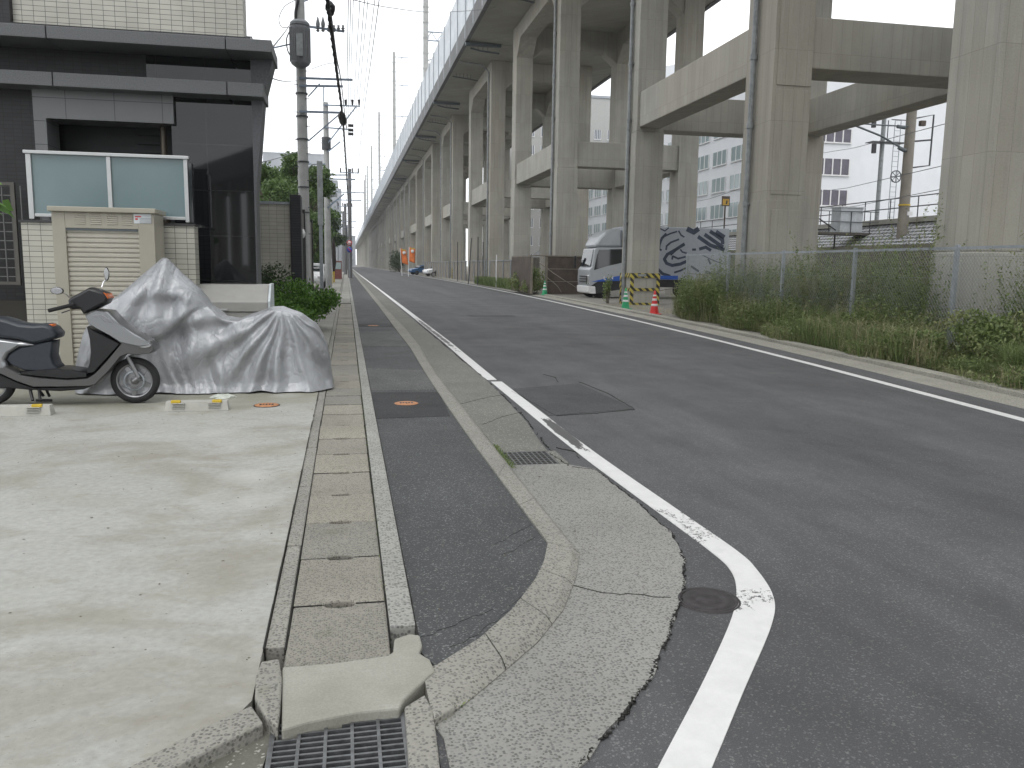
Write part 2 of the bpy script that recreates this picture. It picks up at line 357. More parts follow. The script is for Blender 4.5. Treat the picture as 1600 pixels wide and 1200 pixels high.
def leafmat(name, a, b, c=None, amt=.15, rough=.55):
    n = N(name, a, rough); r = n.geo.outputs['Random Per Island']; g = n.ramp(r, .0, 1.0, a, b)
    if c: g = n.mix(n.ramp(n.noise(1.1, 4), .5, .75), g, c)
    n.color(g); n.b.inputs['Subsurface Weight'].default_value = 0
    tr = n.node('ShaderNodeBsdfTranslucent'); n.L(g, tr.inputs[0]); ms = n.node('ShaderNodeMixShader'); ms.inputs[0].default_value = .3
    out = [k for k in n.t.nodes if k.type == 'OUTPUT_MATERIAL'][0]; n.L(n.b.outputs[0], ms.inputs[1]); n.L(tr.outputs[0], ms.inputs[2]); n.L(ms.outputs[0], out.inputs[0]); return n.m
LWEED = leafmat('weed_leaf', (.085,.13,.036), (.25,.31,.12), (.27,.25,.13))
LGRASS = leafmat('grass_blade', (.085,.145,.038), (.24,.29,.12)); LDRY = leafmat('dry_grass', (.30,.27,.15), (.46,.42,.28))
LTREE = leafmat('tree_leaf', (.055,.105,.028), (.15,.23,.075)); LAZA = leafmat('azalea_leaf', (.05,.12,.02), (.15,.30,.05)); LDARK = leafmat('dark_bush_leaf', (.03,.055,.022), (.06,.10,.035))
BARK = simple('bark', (.10,.08,.06), .9, bump=.6)
REDP = N('cone_red', (.60,.035,.035), .45).m; GRNP = N('cone_green', (.02,.30,.13), .45).m; WHITE = simple('white_paint', (.72,.72,.72), .4, var=.06)
YELP = simple('yellow_plastic', (.60,.42,.03), .4)
def hazard():
    n = N('hazard_stripe', (.6,.45,.05), .5); x = n.xyz(); s_ = n.math('ADD', n.math('ADD', x[0], x[1]), x[2]); fr = n.math('FRACT', n.math('MULTIPLY', s_, 3.6))
    g = n.ramp(fr, .49, .51, (.48,.40,.07), (.015,.015,.015)); g = n.mix(n.math('MULTIPLY', n.ramp(n.noise(9, 5), .5, .7), .5), g, (.2,.18,.12)); n.color(g); return n.m
HAZ = hazard()
BROWN = simple('brown_boarding', (.085,.065,.052), .8, var=.3, scale=2.5, bump=.2); BOARD2 = simple('grey_brown_boarding', (.21,.19,.155), .85, var=.25, scale=1.5, bump=.2)
IRON = simple('cast_iron', (.055,.05,.052), .55, .3, .3, 30, bump=.5); IRONG = simple('grate_steel', (.17,.175,.18), .5, .6, .25, 30)
POLEC = simple('pole_concrete', (.40,.405,.40), .8, var=.12, scale=3); TRANS = simple('transformer_grey', (.17,.18,.19), .5, var=.1)
WIRE = N('cable_black', (.02,.02,.022), .6).m; WIREG = N('wire_grey', (.11,.115,.125), .5).m
BLUEW = simple('crossarm_steel', (.22,.27,.34), .5, .3); PORC = simple('white_porcelain', (.6,.6,.6), .3)
ORW = simple('orange_cover', (.48,.22,.10), .6, var=.25, scale=30)
BLDW = simple('white_building_wall', (.74,.76,.79), .6, var=.04, scale=.5); BLDG = simple('far_building_wall', (.35,.37,.40), .7, var=.1, scale=.2)
WINB = N('window_glass', (.10,.12,.15), .08, spec=.7).m; WINL = N('pale_window_glass', (.30,.37,.38), .1, spec=.6).m
ROOFT = simple('grey_roof', (.07,.075,.085), .7); CREAM = simple('cream_wall', (.48,.38,.26), .8)
print('materials done')
#GROUND
# ---------------------------------------------------------------- ground, road, pavements
def interp(tab, y):
    if y <= tab[0][0]: return tab[0][1]
    for (a, b), (c, d) in zip(tab, tab[1:]):
        if y <= c: return b+(d-b)*(y-a)/(c-a)
    return tab[-1][1]
RL = [(-60, 2.5), (-10, 5.0), (2, 6.25), (7.25, 6.87), (11.86, 7.35), (17, 7.78), (24, 8.25), (36, 8.83), (46, 9.15), (60, 9.5), (83, 9.75), (136, 9.75), (420, 9.75)]   # outer line of the road, x of the painted line by y
def RX(y): return interp(RL, y)
def yr(a, b): 
    out = [a]; y = a
    while y < b: y += max(1.0, abs(y)*.06); out.append(min(y, b))
    return out
o = M(); o.box(-900, 900, -500, 1600, -1.2, -.30); struct(o.build('ground', DIRT))
m = M()   # carriageway slab
ys = yr(1.9, 420)
m.prism([(.26, y) for y in (1.9, 420)] + [(RX(y)+.5, y) for y in reversed(ys)], -.29, 0)
m.prism([(-30, -60), (5, -60), (RX(-10)+.5, -10), (RX(1.9)+.5, 1.9), (-30, 1.9)], -.29, 0)
m.prism([(-30, 1.9), (-.27, 1.9), (-.27, 2.7), (-30, 2.7)], -.29, 0)
struct(m.build('road', ROAD))
m = M()   # right-hand concrete gutter and kerb
for a, b in zip(ys, ys[1:]):
    pass
yk = [y for y in [k*1.2 for k in range(-2, 80)]]
for a in yk:
    b = a+1.19
    x0, x1 = RX(a)+.5, RX(b)+.5
    m.hexa([(x0,a,-.05),(x0+.42,a,-.05),(x1+.42,b,-.05),(x1,b,-.05),(x0,a,.006),(x0+.42,a,.03),(x1+.42,b,.03),(x1,b,.006)])
    m.hexa([(x0+.43,a,-.05),(x0+.60,a,-.05),(x1+.60,b,-.05),(x1+.43,b,-.05),(x0+.43,a,.085),(x0+.60,a,.10),(x1+.60,b,.10),(x1+.43,b,.085)])
struct(m.build('kerb_right', concrete('right_kerb_concrete', (.30,.29,.25), (.21,.205,.17), 1.0, pebb=90, bump=.3), bevel=.006))
m = M(); m.prism([(RX(y)+1.1 if y < 90 else RX(y)+.5, y) for y in [-60, -10, 2, 7, 12, 17, 24, 36, 46, 60, 83, 95, 136, 420]]+[(32, 420), (32, -60)], -.29, .05)
struct(m.build('dirt_verge', DIRT))
# left: lot, paved strip, gutter channel, lids, strip, sidewalk, kerb, apron
k = 1-.045/H
lot = [(-.33, 3.12), (-.33, 10), (-.33, 14), (-30, 14), (-30, 2.46-24), (-.62, 2.42), (-.33, 2.75), (-.36, 3.0)]
lot = [(-.34, 3.08), (-.335, 6), (-.33, 14), (-30, 14), (-30, 2.9), (-4, 2.6), (-1.2, 1.95), (-.62, 2.42), (-.40, 2.66), (-.34, 2.80)]
m = M(); m.prism([(x*k, y*k) if y < 13 else (x*k, y) for x, y in lot], -.28, .045); struct(m.build('parking_lot', LOT))
m = M(); m.prism([(-.33, 14), (-.33, 30), (-.36, 60), (-.5, 420), (-40, 420), (-40, 14)], -.28, .045); struct(m.build('left_pavement', PAVE))
m = M(); m.box(-.26, .20, 1.9, 60, -.29, -.16); struct(m.build('gutter_channel', SOIL))
# sidewalk asphalt with the kerb beyond it
KI = [(G(*p, .03)) for p in [(660,1050),(680,1044),(750,1000),(800,955),(835,910),(850,880),(856,850),(800,775),(745,701),(700,637),(665,584),(641,544),(620,517)]]
KO = [(G(*p, .02)) for p in [(676,1125),(715,1105),(770,1060),(840,1000),(880,950),(900,900),(906,862),(835,775),(772,696),(727,640),(697,603),(679,579),(655,539),(633,512)]]
far_i = [(1.10, 30), (1.07, 60), (1.02, 130), (.9, 300)]; far_o = [(1.30, 30), (1.28, 60), (1.25, 130), (1.1, 300)]
inner = KI[1:]+far_i
m = M(); m.prism([(.265, 3.0), (.30, 2.9)]+KI[1:]+far_i+[(.3, 300), (.262, 60)], -.2, .028); struct(m.build('sidewalk', WALK))
def resample(pts, n):
    P = [Vector(p) for p in pts]; d = [0]
    for a, b in zip(P, P[1:]): d.append(d[-1]+(b-a).length)
    out = []
    for i in range(n):
        t = d[-1]*i/(n-1)
        for j in range(len(P)-1):
            if t <= d[j+1]+1e-9: out.append(P[j]+(P[j+1]-P[j])*((t-d[j])/max(1e-9, d[j+1]-d[j]))); break
    return out
def kerbrow(m, I, O, cuts):
    NI, NO = resample(I, cuts*6+1), resample(O, cuts*6+1)
    for c in range(cuts):
        a = c*6; seg = range(a, a+7); g_ = .004
        for q in range(6):
            i0, i1, o0, o1 = NI[a+q], NI[a+q+1], NO[a+q], NO[a+q+1]
            if q == 5: i1 = i1+(i0-i1).normalized()*.008; o1 = o1+(o0-o1).normalized()*.008
            mid0, mid1 = i0.lerp(o0, .8), i1.lerp(o1, .8)
            m.hexa([(i0.x,i0.y,-.1),(mid0.x,mid0.y,-.1),(mid1.x,mid1.y,-.1),(i1.x,i1.y,-.1),(i0.x,i0.y,.040),(mid0.x,mid0.y,.034),(mid1.x,mid1.y,.034),(i1.x,i1.y,.040)])
            m.hexa([(mid0.x,mid0.y,-.1),(o0.x,o0.y,-.1),(o1.x,o1.y,-.1),(mid1.x,mid1.y,-.1),(mid0.x,mid0.y,.034),(o0.x,o0.y,.012),(o1.x,o1.y,.012),(mid1.x,mid1.y,.034)])
m = M()
kerbrow(m, KI[:7], KO[:7], 4)
kerbrow(m, KI[6:10], KO[6:11], 6)
kerbrow(m, KI[9:]+far_i[:2], KO[10:]+far_o[:2], 40); kerbrow(m, far_i[1:], far_o[1:], 20)
struct(m.build('kerb_left', KERB))
# apron (concrete gutter) between kerb and carriageway
AE = [(G(*p)) for p in [(905,1200),(960,1135),(1000,1085),(1030,1030),(1055,965),(1066,925),(1070,880),(1050,835),(1000,790),(930,735)]]
def jag(pts, amp, n):
    out = []
    R_ = resample(pts, n)
    for i, p in enumerate(R_): out.append((p.x+random.uniform(-amp, amp), p.y+random.uniform(-amp, amp)))
    return out
near_edge = jag(AE, .012, 60)
m = M(); m.prism([(.285, 2.0), (.285, 2.45), tuple(KO[0])]+[tuple(p) for p in KO[1:9]]+[(1.195, 6.0), (1.62, 6.0)]+near_edge[::-1]+[(.62, 2.0)], -.05, .007)
struct(m.build('concrete_apron', APRON))
m = M(); ex = jag([(1.60, 6.45), (1.72, 8), (1.80, 10.7), (1.78, 13), (1.80, 30)], .012, 80)
m.prism([(1.195, 6.45)]+[tuple(p) for p in KO[10:]]+far_o[:2]+[(1.78, 60)]+ex[::-1], -.05, .0072)
m.prism([(1.28,60),(1.25,130),(1.1,300),(1.55,300),(1.75,130),(1.78,60)], -.05, .0072)
m.box(1.195, 1.205, 6.0, 6.45, -.05, .0072); m.box(1.585, 1.66, 6.0, 6.45, -.05, .0072)
struct(m.build('gutter_apron', APRONF))
m = M()   # raised edging strip right of the lids, and mortar strip left of them
for i in range(9): m.box(.155, .258, 3.22+i*2.4, 3.22+i*2.4+2.395, -.2, .047)
m.prism([(.155,24.9),(.258,24.9),(.30,120),(.30,300),(.16,300),(.155,120)], -.2, .045)
struct(m.build('edging_strip', STRIP, bevel=.006))
m = M()
yy = 3.12
while yy < 30: m.prism([(x+random.uniform(-.003,.003), y) for x, y in [(-.324, yy), (-.252, yy), (-.252, yy+1.17), (-.324, yy+1.17)]], -.2, .040); yy += 1.19
m.box(-.33, -.262, 30.8, 300, -.2, .04)
struct(m.build('mortar_strip', KERB, bevel=.006))
# gutter lids: one thing each
LIDJ = []
def lid(L):
    x0, x1 = -.246, .146; m = M()
    P = []
    def notch(y, s):
        w = .066
        return [(-.05-w, y), (-.05-w+.012, y+s*.022), (-.05, y+s*.030), (-.05+w-.012, y+s*.024), (-.05+w, y)]
    P = [(x0, 0)]+notch(0, 1)+[(x1, 0), (x1, L)]+notch(L, -1)[::-1]+[(x0, L)]
    m.prism(P, -.07, .035); return m
lid0 = lid(.578).build('gutter_lid', SLAB, bevel=.008)
nl = 0
for i in range(48):
    y = 3.60-.6+.003+i*.5985
    L_ = lid0 if nl == 0 else lid0.copy()
    if nl: COL.objects.link(L_)
    nl += 1
    L_.location = (random.uniform(-.003,.003), y*(1-.035/H)+random.uniform(-.002,.002), random.uniform(-.003,.003)); L_.rotation_euler = (random.uniform(-.004,.004), random.uniform(-.004,.004), random.uniform(-.006,.006))
    LIDJ.append(y*(1-.035/H)-.0033)
    lab = {0: 'nearest concrete gutter lid beside the pale mortar patch', 1: 'second concrete gutter lid from the pale mortar patch', 2: 'third concrete gutter lid counted from the mortar patch',
           3: 'fourth concrete gutter lid counted from the mortar patch', 4: 'fifth concrete gutter lid counted from the mortar patch'}.get(i, 'worn concrete gutter lid with hand notch further up the long row beside the lot')
    tag(L_, lab, 'gutter lid', 'concrete gutter lids in a row')
m = M()
m.box(-.246, .146, 31.9, 300, -.1, .033); struct(m.build('far_gutter_cover', PAVE))
# pale mortar patch, kerb stones at the corner, pit
mp = [G(*p, .045) for p in [(441,1042),(520,1036),(606,1024),(614,1018),(616,998),(640,990),(656,992),(660,1008),(655,1020),(672,1030),(680,1048),(668,1058),(655,1070),(632,1092),(624,1106),(560,1112),(480,1128),(440,1140)]]
m = M(); m.prism(mp, -.2, .046); struct(m.build('mortar_patch', WHITEC, bevel=.008))
m = M(); m.prism([G(*p, .05) for p in [(408,1035),(436,1030),(441,1060),(438,1110),(434,1136),(415,1122),(398,1090),(400,1055)]], -.25, .055)
m.prism([G(*p, .05) for p in [(393,1102),(412,1130),(330,1170),(245,1215),(150,1260),(120,1240),(225,1186),(310,1140)]], -.25, .052)
m.prism([G(*p, .03) for p in [(632,1106),(664,1086),(676,1110),(682,1150),(690,1220),(640,1220),(636,1160)]], -.25, .035)
m.prism([G(*p, .03) for p in [(668,1072),(682,1068),(712,1106),(678,1124),(670,1095)]], -.25, .036)
struct(m.build('corner_kerb', KERB, bevel=.008))
m = M(); m.prism([G(*p, 0) for p in [(438,1145),(424,1160),(400,1230),(200,1260),(330,1180),(410,1135)]], -.25, .004); struct(m.build('corner_pad', concrete('dark_pad_concrete', (.17,.165,.14), (.09,.088,.07), 4, bump=.4)))
# grates
def grate(name, label, quad, nb, nc, z, parentz=0):
    # quad: 4 ground points a b c d (far-left, far-right, near-right, near-left)
    a, b, c, d = [Vector((p[0], p[1], 0)) for p in quad]; cx = (a+b+c+d)/4
    t = thing(name, label, 'drain grate', (cx.x, cx.y, z))
    fr = M(); P = lambda u, v: (a.lerp(b, u)).lerp(d.lerp(c, u), v)-cx
    def bar(mm, p, q, w, z0, z1):
        dd = (q-p).normalized(); nn = Vector((-dd.y, dd.x, 0))*w/2
        mm.hexa([(p-nn)+Vector((0,0,z0)), (p+nn)+Vector((0,0,z0)), (q+nn)+Vector((0,0,z0)), (q-nn)+Vector((0,0,z0)), (p-nn)+Vector((0,0,z1)), (p+nn)+Vector((0,0,z1)), (q+nn)+Vector((0,0,z1)), (q-nn)+Vector((0,0,z1))])
    for u in ((P(0,0),P(1,0)), (P(1,0),P(1,1)), (P(1,1),P(0,1)), (P(0,1),P(0,0))): bar(fr, u[0], u[1], .016, -.04, 0)
    fr.build('frame', IRONG, t)
    g1 = M()
    for i in range(1, nb): bar(g1, P(0.01, i/nb), P(.99, i/nb), .009, -.032, -.001)
    g1.build('bearing_bars', IRONG, t)
    g2 = M()
    for i in range(1, nc): bar(g2, P(i/nc, .01), P(i/nc, .99), .011, -.030, .001)
    g2.build('cross_bars', IRONG, t); return t
grate('drain_grate', 'large steel drain grate in the near corner below the mortar patch', [(-.25,2.60),(.165,2.615),(.165,2.10),(-.25,2.10)], 17, 5, .012)
grate('drain_grate', 'small square steel grate set in the concrete gutter beside the kerb', [(1.212,6.44),(1.578,6.44),(1.578,6.01),(1.212,6.01)], 7, 9, .006)
m = M(); m.box(1.2, 1.59, 6.0, 6.45, -.02, .0015); struct(m.build('grate_pit', SOIL))
# manholes
def manhole(label, c, r, z, mat, rings=True):
    t = thing('manhole_cover', label, 'manhole cover', (c[0], c[1], z))
    m = M(); m.lathe([(r, -.03), (r, .003), (r*.93, .006), (r*.91, .002), (r*.86, .002), (r*.84, .006), (r*.5, .006), (r*.48, .003), (r*.36, .003), (r*.34, .007), (.001, .007)], n=40); m.build('cover', mat, t)
    f = M(); f.lathe([(r*1.09, -.03), (r*1.09, .001), (r*1.01, .001), (r*1.01, -.03)], n=40); f.build('frame', IRON, t); return t
manhole('round dark iron manhole cover at the bend of the white line', (1.60, 3.36), .135, .004, IRON)
def orange_cover(label, c, z, r=.125):
    t = manhole(label, c, r, z, ORW)
    m = M()
    for i in range(5): m.box(-.07+i*.03, -.052+i*.03, -.02 if i % 2 else -.035, .03, .007, .0095)
    m.build('raised_pattern', IRON, t)
orange_cover('orange metal inspection cover in the dark sidewalk patch', (.61, 8.77), .034)
orange_cover('pale orange inspection cover further up the sidewalk', (.61, 20.2), .034)
orange_cover('round orange cover in the concrete lot beside the wheel stop', (-.82, 8.72), .05, .12)
# sidewalk patches, road patches, lines, cracks
m = M(); m.prism([G(*p, .03) for p in [(581,613),(686,613),(703,650),(588,654)]], .0, .0315)
m.prism([(.27, 20.0), (1.08, 20.0), (1.07, 20.9), (.27, 20.9)], 0, .0315); struct(m.build('sidewalk_patch_dark', WALKP))
m = M(); m.prism([(.27, 9.75), (1.02, 9.75), (1.07, 11.6), (.27, 11.9)], 0, .0313); m.prism([(.27,15.2),(1.09,15.0),(1.1,18.6),(.27,18.4)], 0, .0313); struct(m.build('sidewalk_patch_grey', WALKG))
m = M(); m.prism([(1.99, 9.9), (2.95, 10.3), (3.02, 8.35), (2.0, 8.05)], -.01, .0035); m.prism([(3.6, 25.2), (5.0, 25.2), (5.0, 24.4), (3.6, 24.4)], -.01, .0035); struct(m.build('road_patch', ROADP))
def ribbon(m, A, B, z0, z1):
    for i in range(len(A)-1): m.hexa([(A[i][0],A[i][1],z0),(B[i][0],B[i][1],z0),(B[i+1][0],B[i+1][1],z0),(A[i+1][0],A[i+1][1],z0),(A[i][0],A[i][1],z1),(B[i][0],B[i][1],z1),(B[i+1][0],B[i+1][1],z1),(A[i+1][0],A[i+1][1],z1)])
def catmull(P, n=8):
    P = [Vector(p) for p in P]; out = []
    for i in range(len(P)-1):
        p0, p1, p2, p3 = P[max(i-1,0)], P[i], P[i+1], P[min(i+2,len(P)-1)]
        for k_ in range(n):
            t = k_/n; out.append(.5*((2*p1)+(p2-p0)*t+(2*p0-5*p1+4*p2-p3)*t*t+(3*p1-p0-3*p2+p3)*t**3))
    return out+[P[-1]]
WI = catmull([(.62,1.8),(.91,2.19),(1.28,2.68),(1.62,3.16),(1.79,3.46),(1.875,3.70),(1.895,3.95),(1.88,4.58),(1.83,6.32),(1.825,8.5),(1.83,10.55)])
WO = catmull([(.79,1.8),(1.07,2.16),(1.38,2.57),(1.76,3.07),(1.92,3.35),(2.01,3.68),(2.04,3.97),(2.02,4.69),(1.975,6.35),(1.97,8.5),(1.975,10.55)])
m = M(); ribbon(m, [(p.x,p.y) for p in WI], [(p.x,p.y) for p in WO], .0, .0045)
ribbon(m, [(1.80,10.72),(1.85,16),(1.86,30),(1.84,60),(1.72,130),(1.6,300)], [(1.94,10.72),(1.995,16),(2.0,30),(1.98,60),(1.86,130),(1.75,300)], 0, .0045)
ya = yr(-8, 420); ribbon(m, [(RX(y)-.07, y) for y in ya], [(RX(y)+.06, y) for y in ya], 0, .0045)
struct(m.build('white_line', PAINT))
m = M()
def crack(pts, w, z):
    R_ = resample(pts, max(8, int(sum((Vector(b)-Vector(a)).length for a, b in zip(pts, pts[1:]))/.035)))
    A = []; B = []
    for p in R_:
        j = Vector((random.uniform(-.010,.010), random.uniform(-.010,.010))); w_ = w*random.uniform(.3, 1.2)
        A.append((p.x+j.x, p.y+j.y-w_/2)); B.append((p.x+j.x+w_*.3, p.y+j.y+w_/2))
    ribbon(m, A, B, z-.004, z)
crack([G(*p) for p in [(895,917),(925,925),(960,930),(1000,932),(1048,937)]], .006, .0095)
crack([G(*p) for p in [(720,632),(760,622),(790,617)]], .018, .009); crack([G(*p) for p in [(755,664),(785,652),(815,645)]], .018, .009)
crack([G(*p) for p in [(905,597),(950,615),(992,640)]], .016, .0055); crack([G(*p) for p in [(800,612),(830,628),(868,650)]], .010, .0055)
crack([G(*p) for p in [(868,650),(930,646),(992,640)]], .014, .0055)
crack([G(*p) for p in [(868,700),(900,706),(905,718)]], .02, .005); crack([G(*p) for p in [(848,585),(868,590),(872,598)]], .01, .005)
# dark open seam between apron and carriageway
ed = jag([(1.59,6.4),(1.635,5.9)]+[Vector(p) for p in AE[::-1]], .008, 90)
for a, b in zip(ed, ed[1:]):
    if random.random() < .85: crack([a, b], random.uniform(.004, .014), .0085)
ed = jag([(1.62,6.45),(1.73,8),(1.80,10.7),(1.79,13),(1.81,22)], .01, 120)
for a, b in zip(ed, ed[1:]):
    if random.random() < .6: crack([a, b], random.uniform(.008, .03), .0085)
for yj_ in LIDJ[1:]:  # lid joint strips: dirt fill that also paints the shade of the gaps
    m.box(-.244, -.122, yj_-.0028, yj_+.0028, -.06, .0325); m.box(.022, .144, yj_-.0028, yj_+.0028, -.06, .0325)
for yj_ in LIDJ: m.box(-.112, .012, yj_-.026, yj_+.026, -.06, .006)  # black blocks under the hand notches, standing in for shade in the holes
# mud lines beside the kerb strips
for xx, y0, y1, z in ((-.3275, 3.1, 14, .0465), (-.249, 3.1, 30, .034), (.150, 3.1, 30, .030), (.262, 3.1, 26, .030)):
    pts = [(xx, y0), (xx, y1)]
    y = y0
    while y < y1:
        l = random.uniform(.1, .5); w = random.uniform(.0015, .0055)
        m.hexa([(xx-w,y,z-.02),(xx+w*random.uniform(.4,1),y,z-.02),(xx+w*random.uniform(.4,1),y+l,z-.02),(xx-w,y+l,z-.02),(xx-w,y,z),(xx+w,y,z),(xx+w*.6,y+l,z),(xx-w,y+l,z)]); y += l
struct(m.build('pavement_cracks_and_shade', CRACK_SHADE))
# cracks web in the sidewalk corner
m = M()
for pts in ([(650,1000),(690,985),(735,965),(770,950)], [(780,870),(810,855),(838,838)], [(775,850),(800,835),(830,820)], [(700,1010),(745,992),(780,965),(815,930)]): crack([G(*p, .03) for p in pts], .004, .0295)
struct(m.build('sidewalk_cracks', CRACK_SHADE))
# moss and tiny weeds in the joints
P_ = []
for i in range(2600):
    c = random.random()
    if c < .3: p = (random.gauss(1.195, .02), random.uniform(5.9, 6.7), .008)
    elif c < .45: p = (random.gauss(.32, .03), random.gauss(2.68, .05), .01)
    elif c < .8: p = (-.255+random.gauss(0,.006), random.uniform(3.3, 14), .02)
    else: p = (.15+random.gauss(0,.005), random.uniform(3.5, 14), .025)
    P_.append(p)
P_ = np.array(P_); D_ = RNG.normal(0, .008, (len(P_), 3)); D_[:, 2] = RNG.uniform(.003, .018, len(P_)); W_ = RNG.normal(0, .0022, (len(P_), 3))
struct(leafmesh('joint_moss', LGRASS, [quads(P_, D_, W_)[0]]), 'stuff')
# grit, crumbs and dead leaf scraps
n_ = 1500; r = np.random.default_rng(44); P = np.zeros((n_, 3)); 
for i in range(n_):
    q = r.random()
    if q < .33: P[i] = (-.34-abs(r.normal(0, 1.6)), r.uniform(2.9, 9.5), .046)
    elif q < .55: P[i] = (r.uniform(.3, 1.0), r.uniform(3.3, 16), .0295)
    elif q < .85: P[i] = (1.22+abs(r.normal(0, .12)), r.uniform(4, 22), .0085)
    else: y_ = r.uniform(6, 24); P[i] = (RX(y_)+.5+r.uniform(0, .5), y_, .03)
D_ = r.normal(0, .006, (n_, 3)); D_[:, 2] = r.uniform(0, .004, n_); W_ = np.stack([-D_[:, 1], D_[:, 0], np.full(n_, .001)], 1)*.5
struct(leafmesh('grit', simple('grit_brown', (.12,.10,.07), .9, var=.5, scale=40), [quads(P, D_, W_)[0]]), 'stuff')
print('ground done')
#VIADUCT
# ---------------------------------------------------------------- viaduct
V = thing('railway_viaduct', 'long concrete railway viaduct on tall columns along the right of the road', 'viaduct', (11.5, 13, 0))
XA, XB, XC, XD = 11.0, 12.1, 17.8, 18.9
cols = [(12.9,1.25),(20.8,1.55),(31.3,1.2),(43.6,1.2),(55.0,1.25),(64.6,1.2),(75.2,1.2),(88.0,1.4),(97.7,1.2),(109.0,1.2),(120.3,1.2),(134.0,1.2),(148.0,1.2)]
y = 161.0
while y < 420: cols.append((y, 1.3)); y += 12.5
farc = []
while y < 900: farc.append((y, 1.4)); y += 12.5
back = [(-70,1.2),(-60,1.2),(-48,1.2),(-38,1.2),(-26,1.2),(-15,1.2),(2.3,1.2)]
allc = back+cols
TOP = 16.9
def colmesh(x0, x1, y, d, style):
    m = M()
    if style == 1:
        m.box(x0-.05, x1+.05, y-.05, y+d+.05, -.1, .55); m.box(x0-.022, x1+.022, y-.022, y+d+.022, .55, 1.88); m.box(x0, x1, y, y+d, 1.88, TOP)
    elif style == 2:
        m.box(x0-.03, x1+.03, y-.03, y+d+.03, -.1, 3.35); m.box(x0, x1, y, y+d, 3.35, TOP)
        m.box(x0+.14, x1-.14, y-.045, y-.03, .4, 3.1); m.box(x0+.1, x1-.02, y-.03, y, 6.3, TOP-1); m.box(x0+.1, x1-.1, y-.015, y, 3.5, 6.2)
    else:
        m.box(x0-.02, x1+.02, y-.02, y+d+.02, -.1, 6.7); m.box(x0, x1, y, y+d, 6.7, TOP)
    return m
for i, (y, d) in enumerate(allc):
    j = i-len(back)+1
    st = 1 if j == 1 else (2 if j == 2 else 3)
    if y < 230 or True:
        colmesh(XA, XB, y, d, st).build('column', CONC, V, bevel=.03 if 0 < j < 6 else 0, world=True)
        colmesh(XC, XD, y, d, 3).build('column', CONC, V, world=True)
    # cross beams
    m = M(); m.box(XB, XC, y+.12, y+d-.12, 6.8, 8.1)
    m.build('cross_beam', CONCB, V, world=True, bevel=.03 if 0 < j < 6 else 0)
    m = M(); m.prismy([(XB, 16.88), (XB, 14.9), (XB+.8, 15.6), (XC-.8, 15.6), (XC, 14.9), (XC, 16.88)], y+.12, y+d-.12); m.build('cap_beam', CONCB, V, world=True)
fm_ = M()
for (y, d) in farc: fm_.box(XA, XB, y, y+d, 0, TOP); fm_.box(XC, XD, y, y+d, 0, TOP)
struct(fm_.build('far_column', CONC, V, world=True), 'stuff')
jacket = M(); jacket.box(XA-.026, XB+.026, 12.9-.026, 14.15+.026, .56, 1.86); jacket.build('concrete_jacket', CONCL, V, world=True, bevel=.01)
# longitudinal beams: (front to back between linked pairs) low beams, and arched top beams everywhere
linked = {(1,2): False, (2,3): True, (4,5): True, (6,7): True, (8,9): True, (10,11): True}
for i in range(len(allc)-1):
    j = i-len(back)+1
    y0 = allc[i][0]+allc[i][1]; y1 = allc[i+1][0]
    if linked.get((j, j+1), (j % 2 == 0 and j > 1) or j in (-1, -3, -5)):
        for xa in (XA+.1, XC+.1):
            M().box(xa, xa+.9, y0, y1, 6.85, 8.15).build('strut_beam', CONCB, V, world=True, bevel=.03 if 0 < j < 6 else 0)
    if j in (1,): M().box(XC+.1, XC+1.0, y0, y1, 6.85, 8.15).build('strut_beam', CONCB, V, world=True)
    if j in (3, 5, 7, 9): continue
    for xa in (XA+.02, XC+.02):
        hz = min(1.1, (y1-y0)*.2)
        M().prismx([(y0, TOP-.02), (y0, 14.9), (y0+hz, 15.9), (y1-hz, 15.9), (y1, 14.9), (y1, TOP-.02)], xa, xa+1.06).build('haunched_beam', CONC, V, world=True)
# deck in lengths with open joints at unit ends
yj = [-74, -43, -20, 7.5, 37.6, 60.2, 82.0, 103.7, 127.5, 154.5] + [154.5+25*k_ for k_ in range(1, 12)] + [905]
farposts = M()
for a, b in zip(yj, yj[1:]):
    b -= .06
    m = M(); m.prismy([(8.62, 17.05), (XA+.6, TOP), (XC+.4, TOP), (21.3, 17.05), (21.3, 17.6), (8.62, 17.6)], a, b); m.build('deck_slab', SOFF, V, world=True)
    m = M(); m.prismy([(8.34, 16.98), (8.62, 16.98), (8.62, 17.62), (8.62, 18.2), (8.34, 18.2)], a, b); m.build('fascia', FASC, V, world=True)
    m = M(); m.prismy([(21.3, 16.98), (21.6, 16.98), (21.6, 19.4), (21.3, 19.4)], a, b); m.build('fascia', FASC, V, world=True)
    m = M()
    n_ = max(1, round((b-a)/4)) if a < 400 else 3
    for q in range(n_):
        m.box(8.40, 8.50, a+(b-a)*q/n_+.03, a+(b-a)*(q+1)/n_-.03, 18.2, 21.35)
    m.build('noise_barrier', BARR, V, world=True)
    for q in range(n_):
        yy = a+(b-a)*q/n_
        if yy < 290: M().box(8.33, 8.56, yy-.09, yy+.09, 17.2, 21.4).build('barrier_post', STEEL, V, world=True)
        else: farposts.box(8.33, 8.56, yy-.09, yy+.09, 17.2, 21.4)
struct(farposts.build('barrier_post', STEEL, V, world=True), 'stuff')
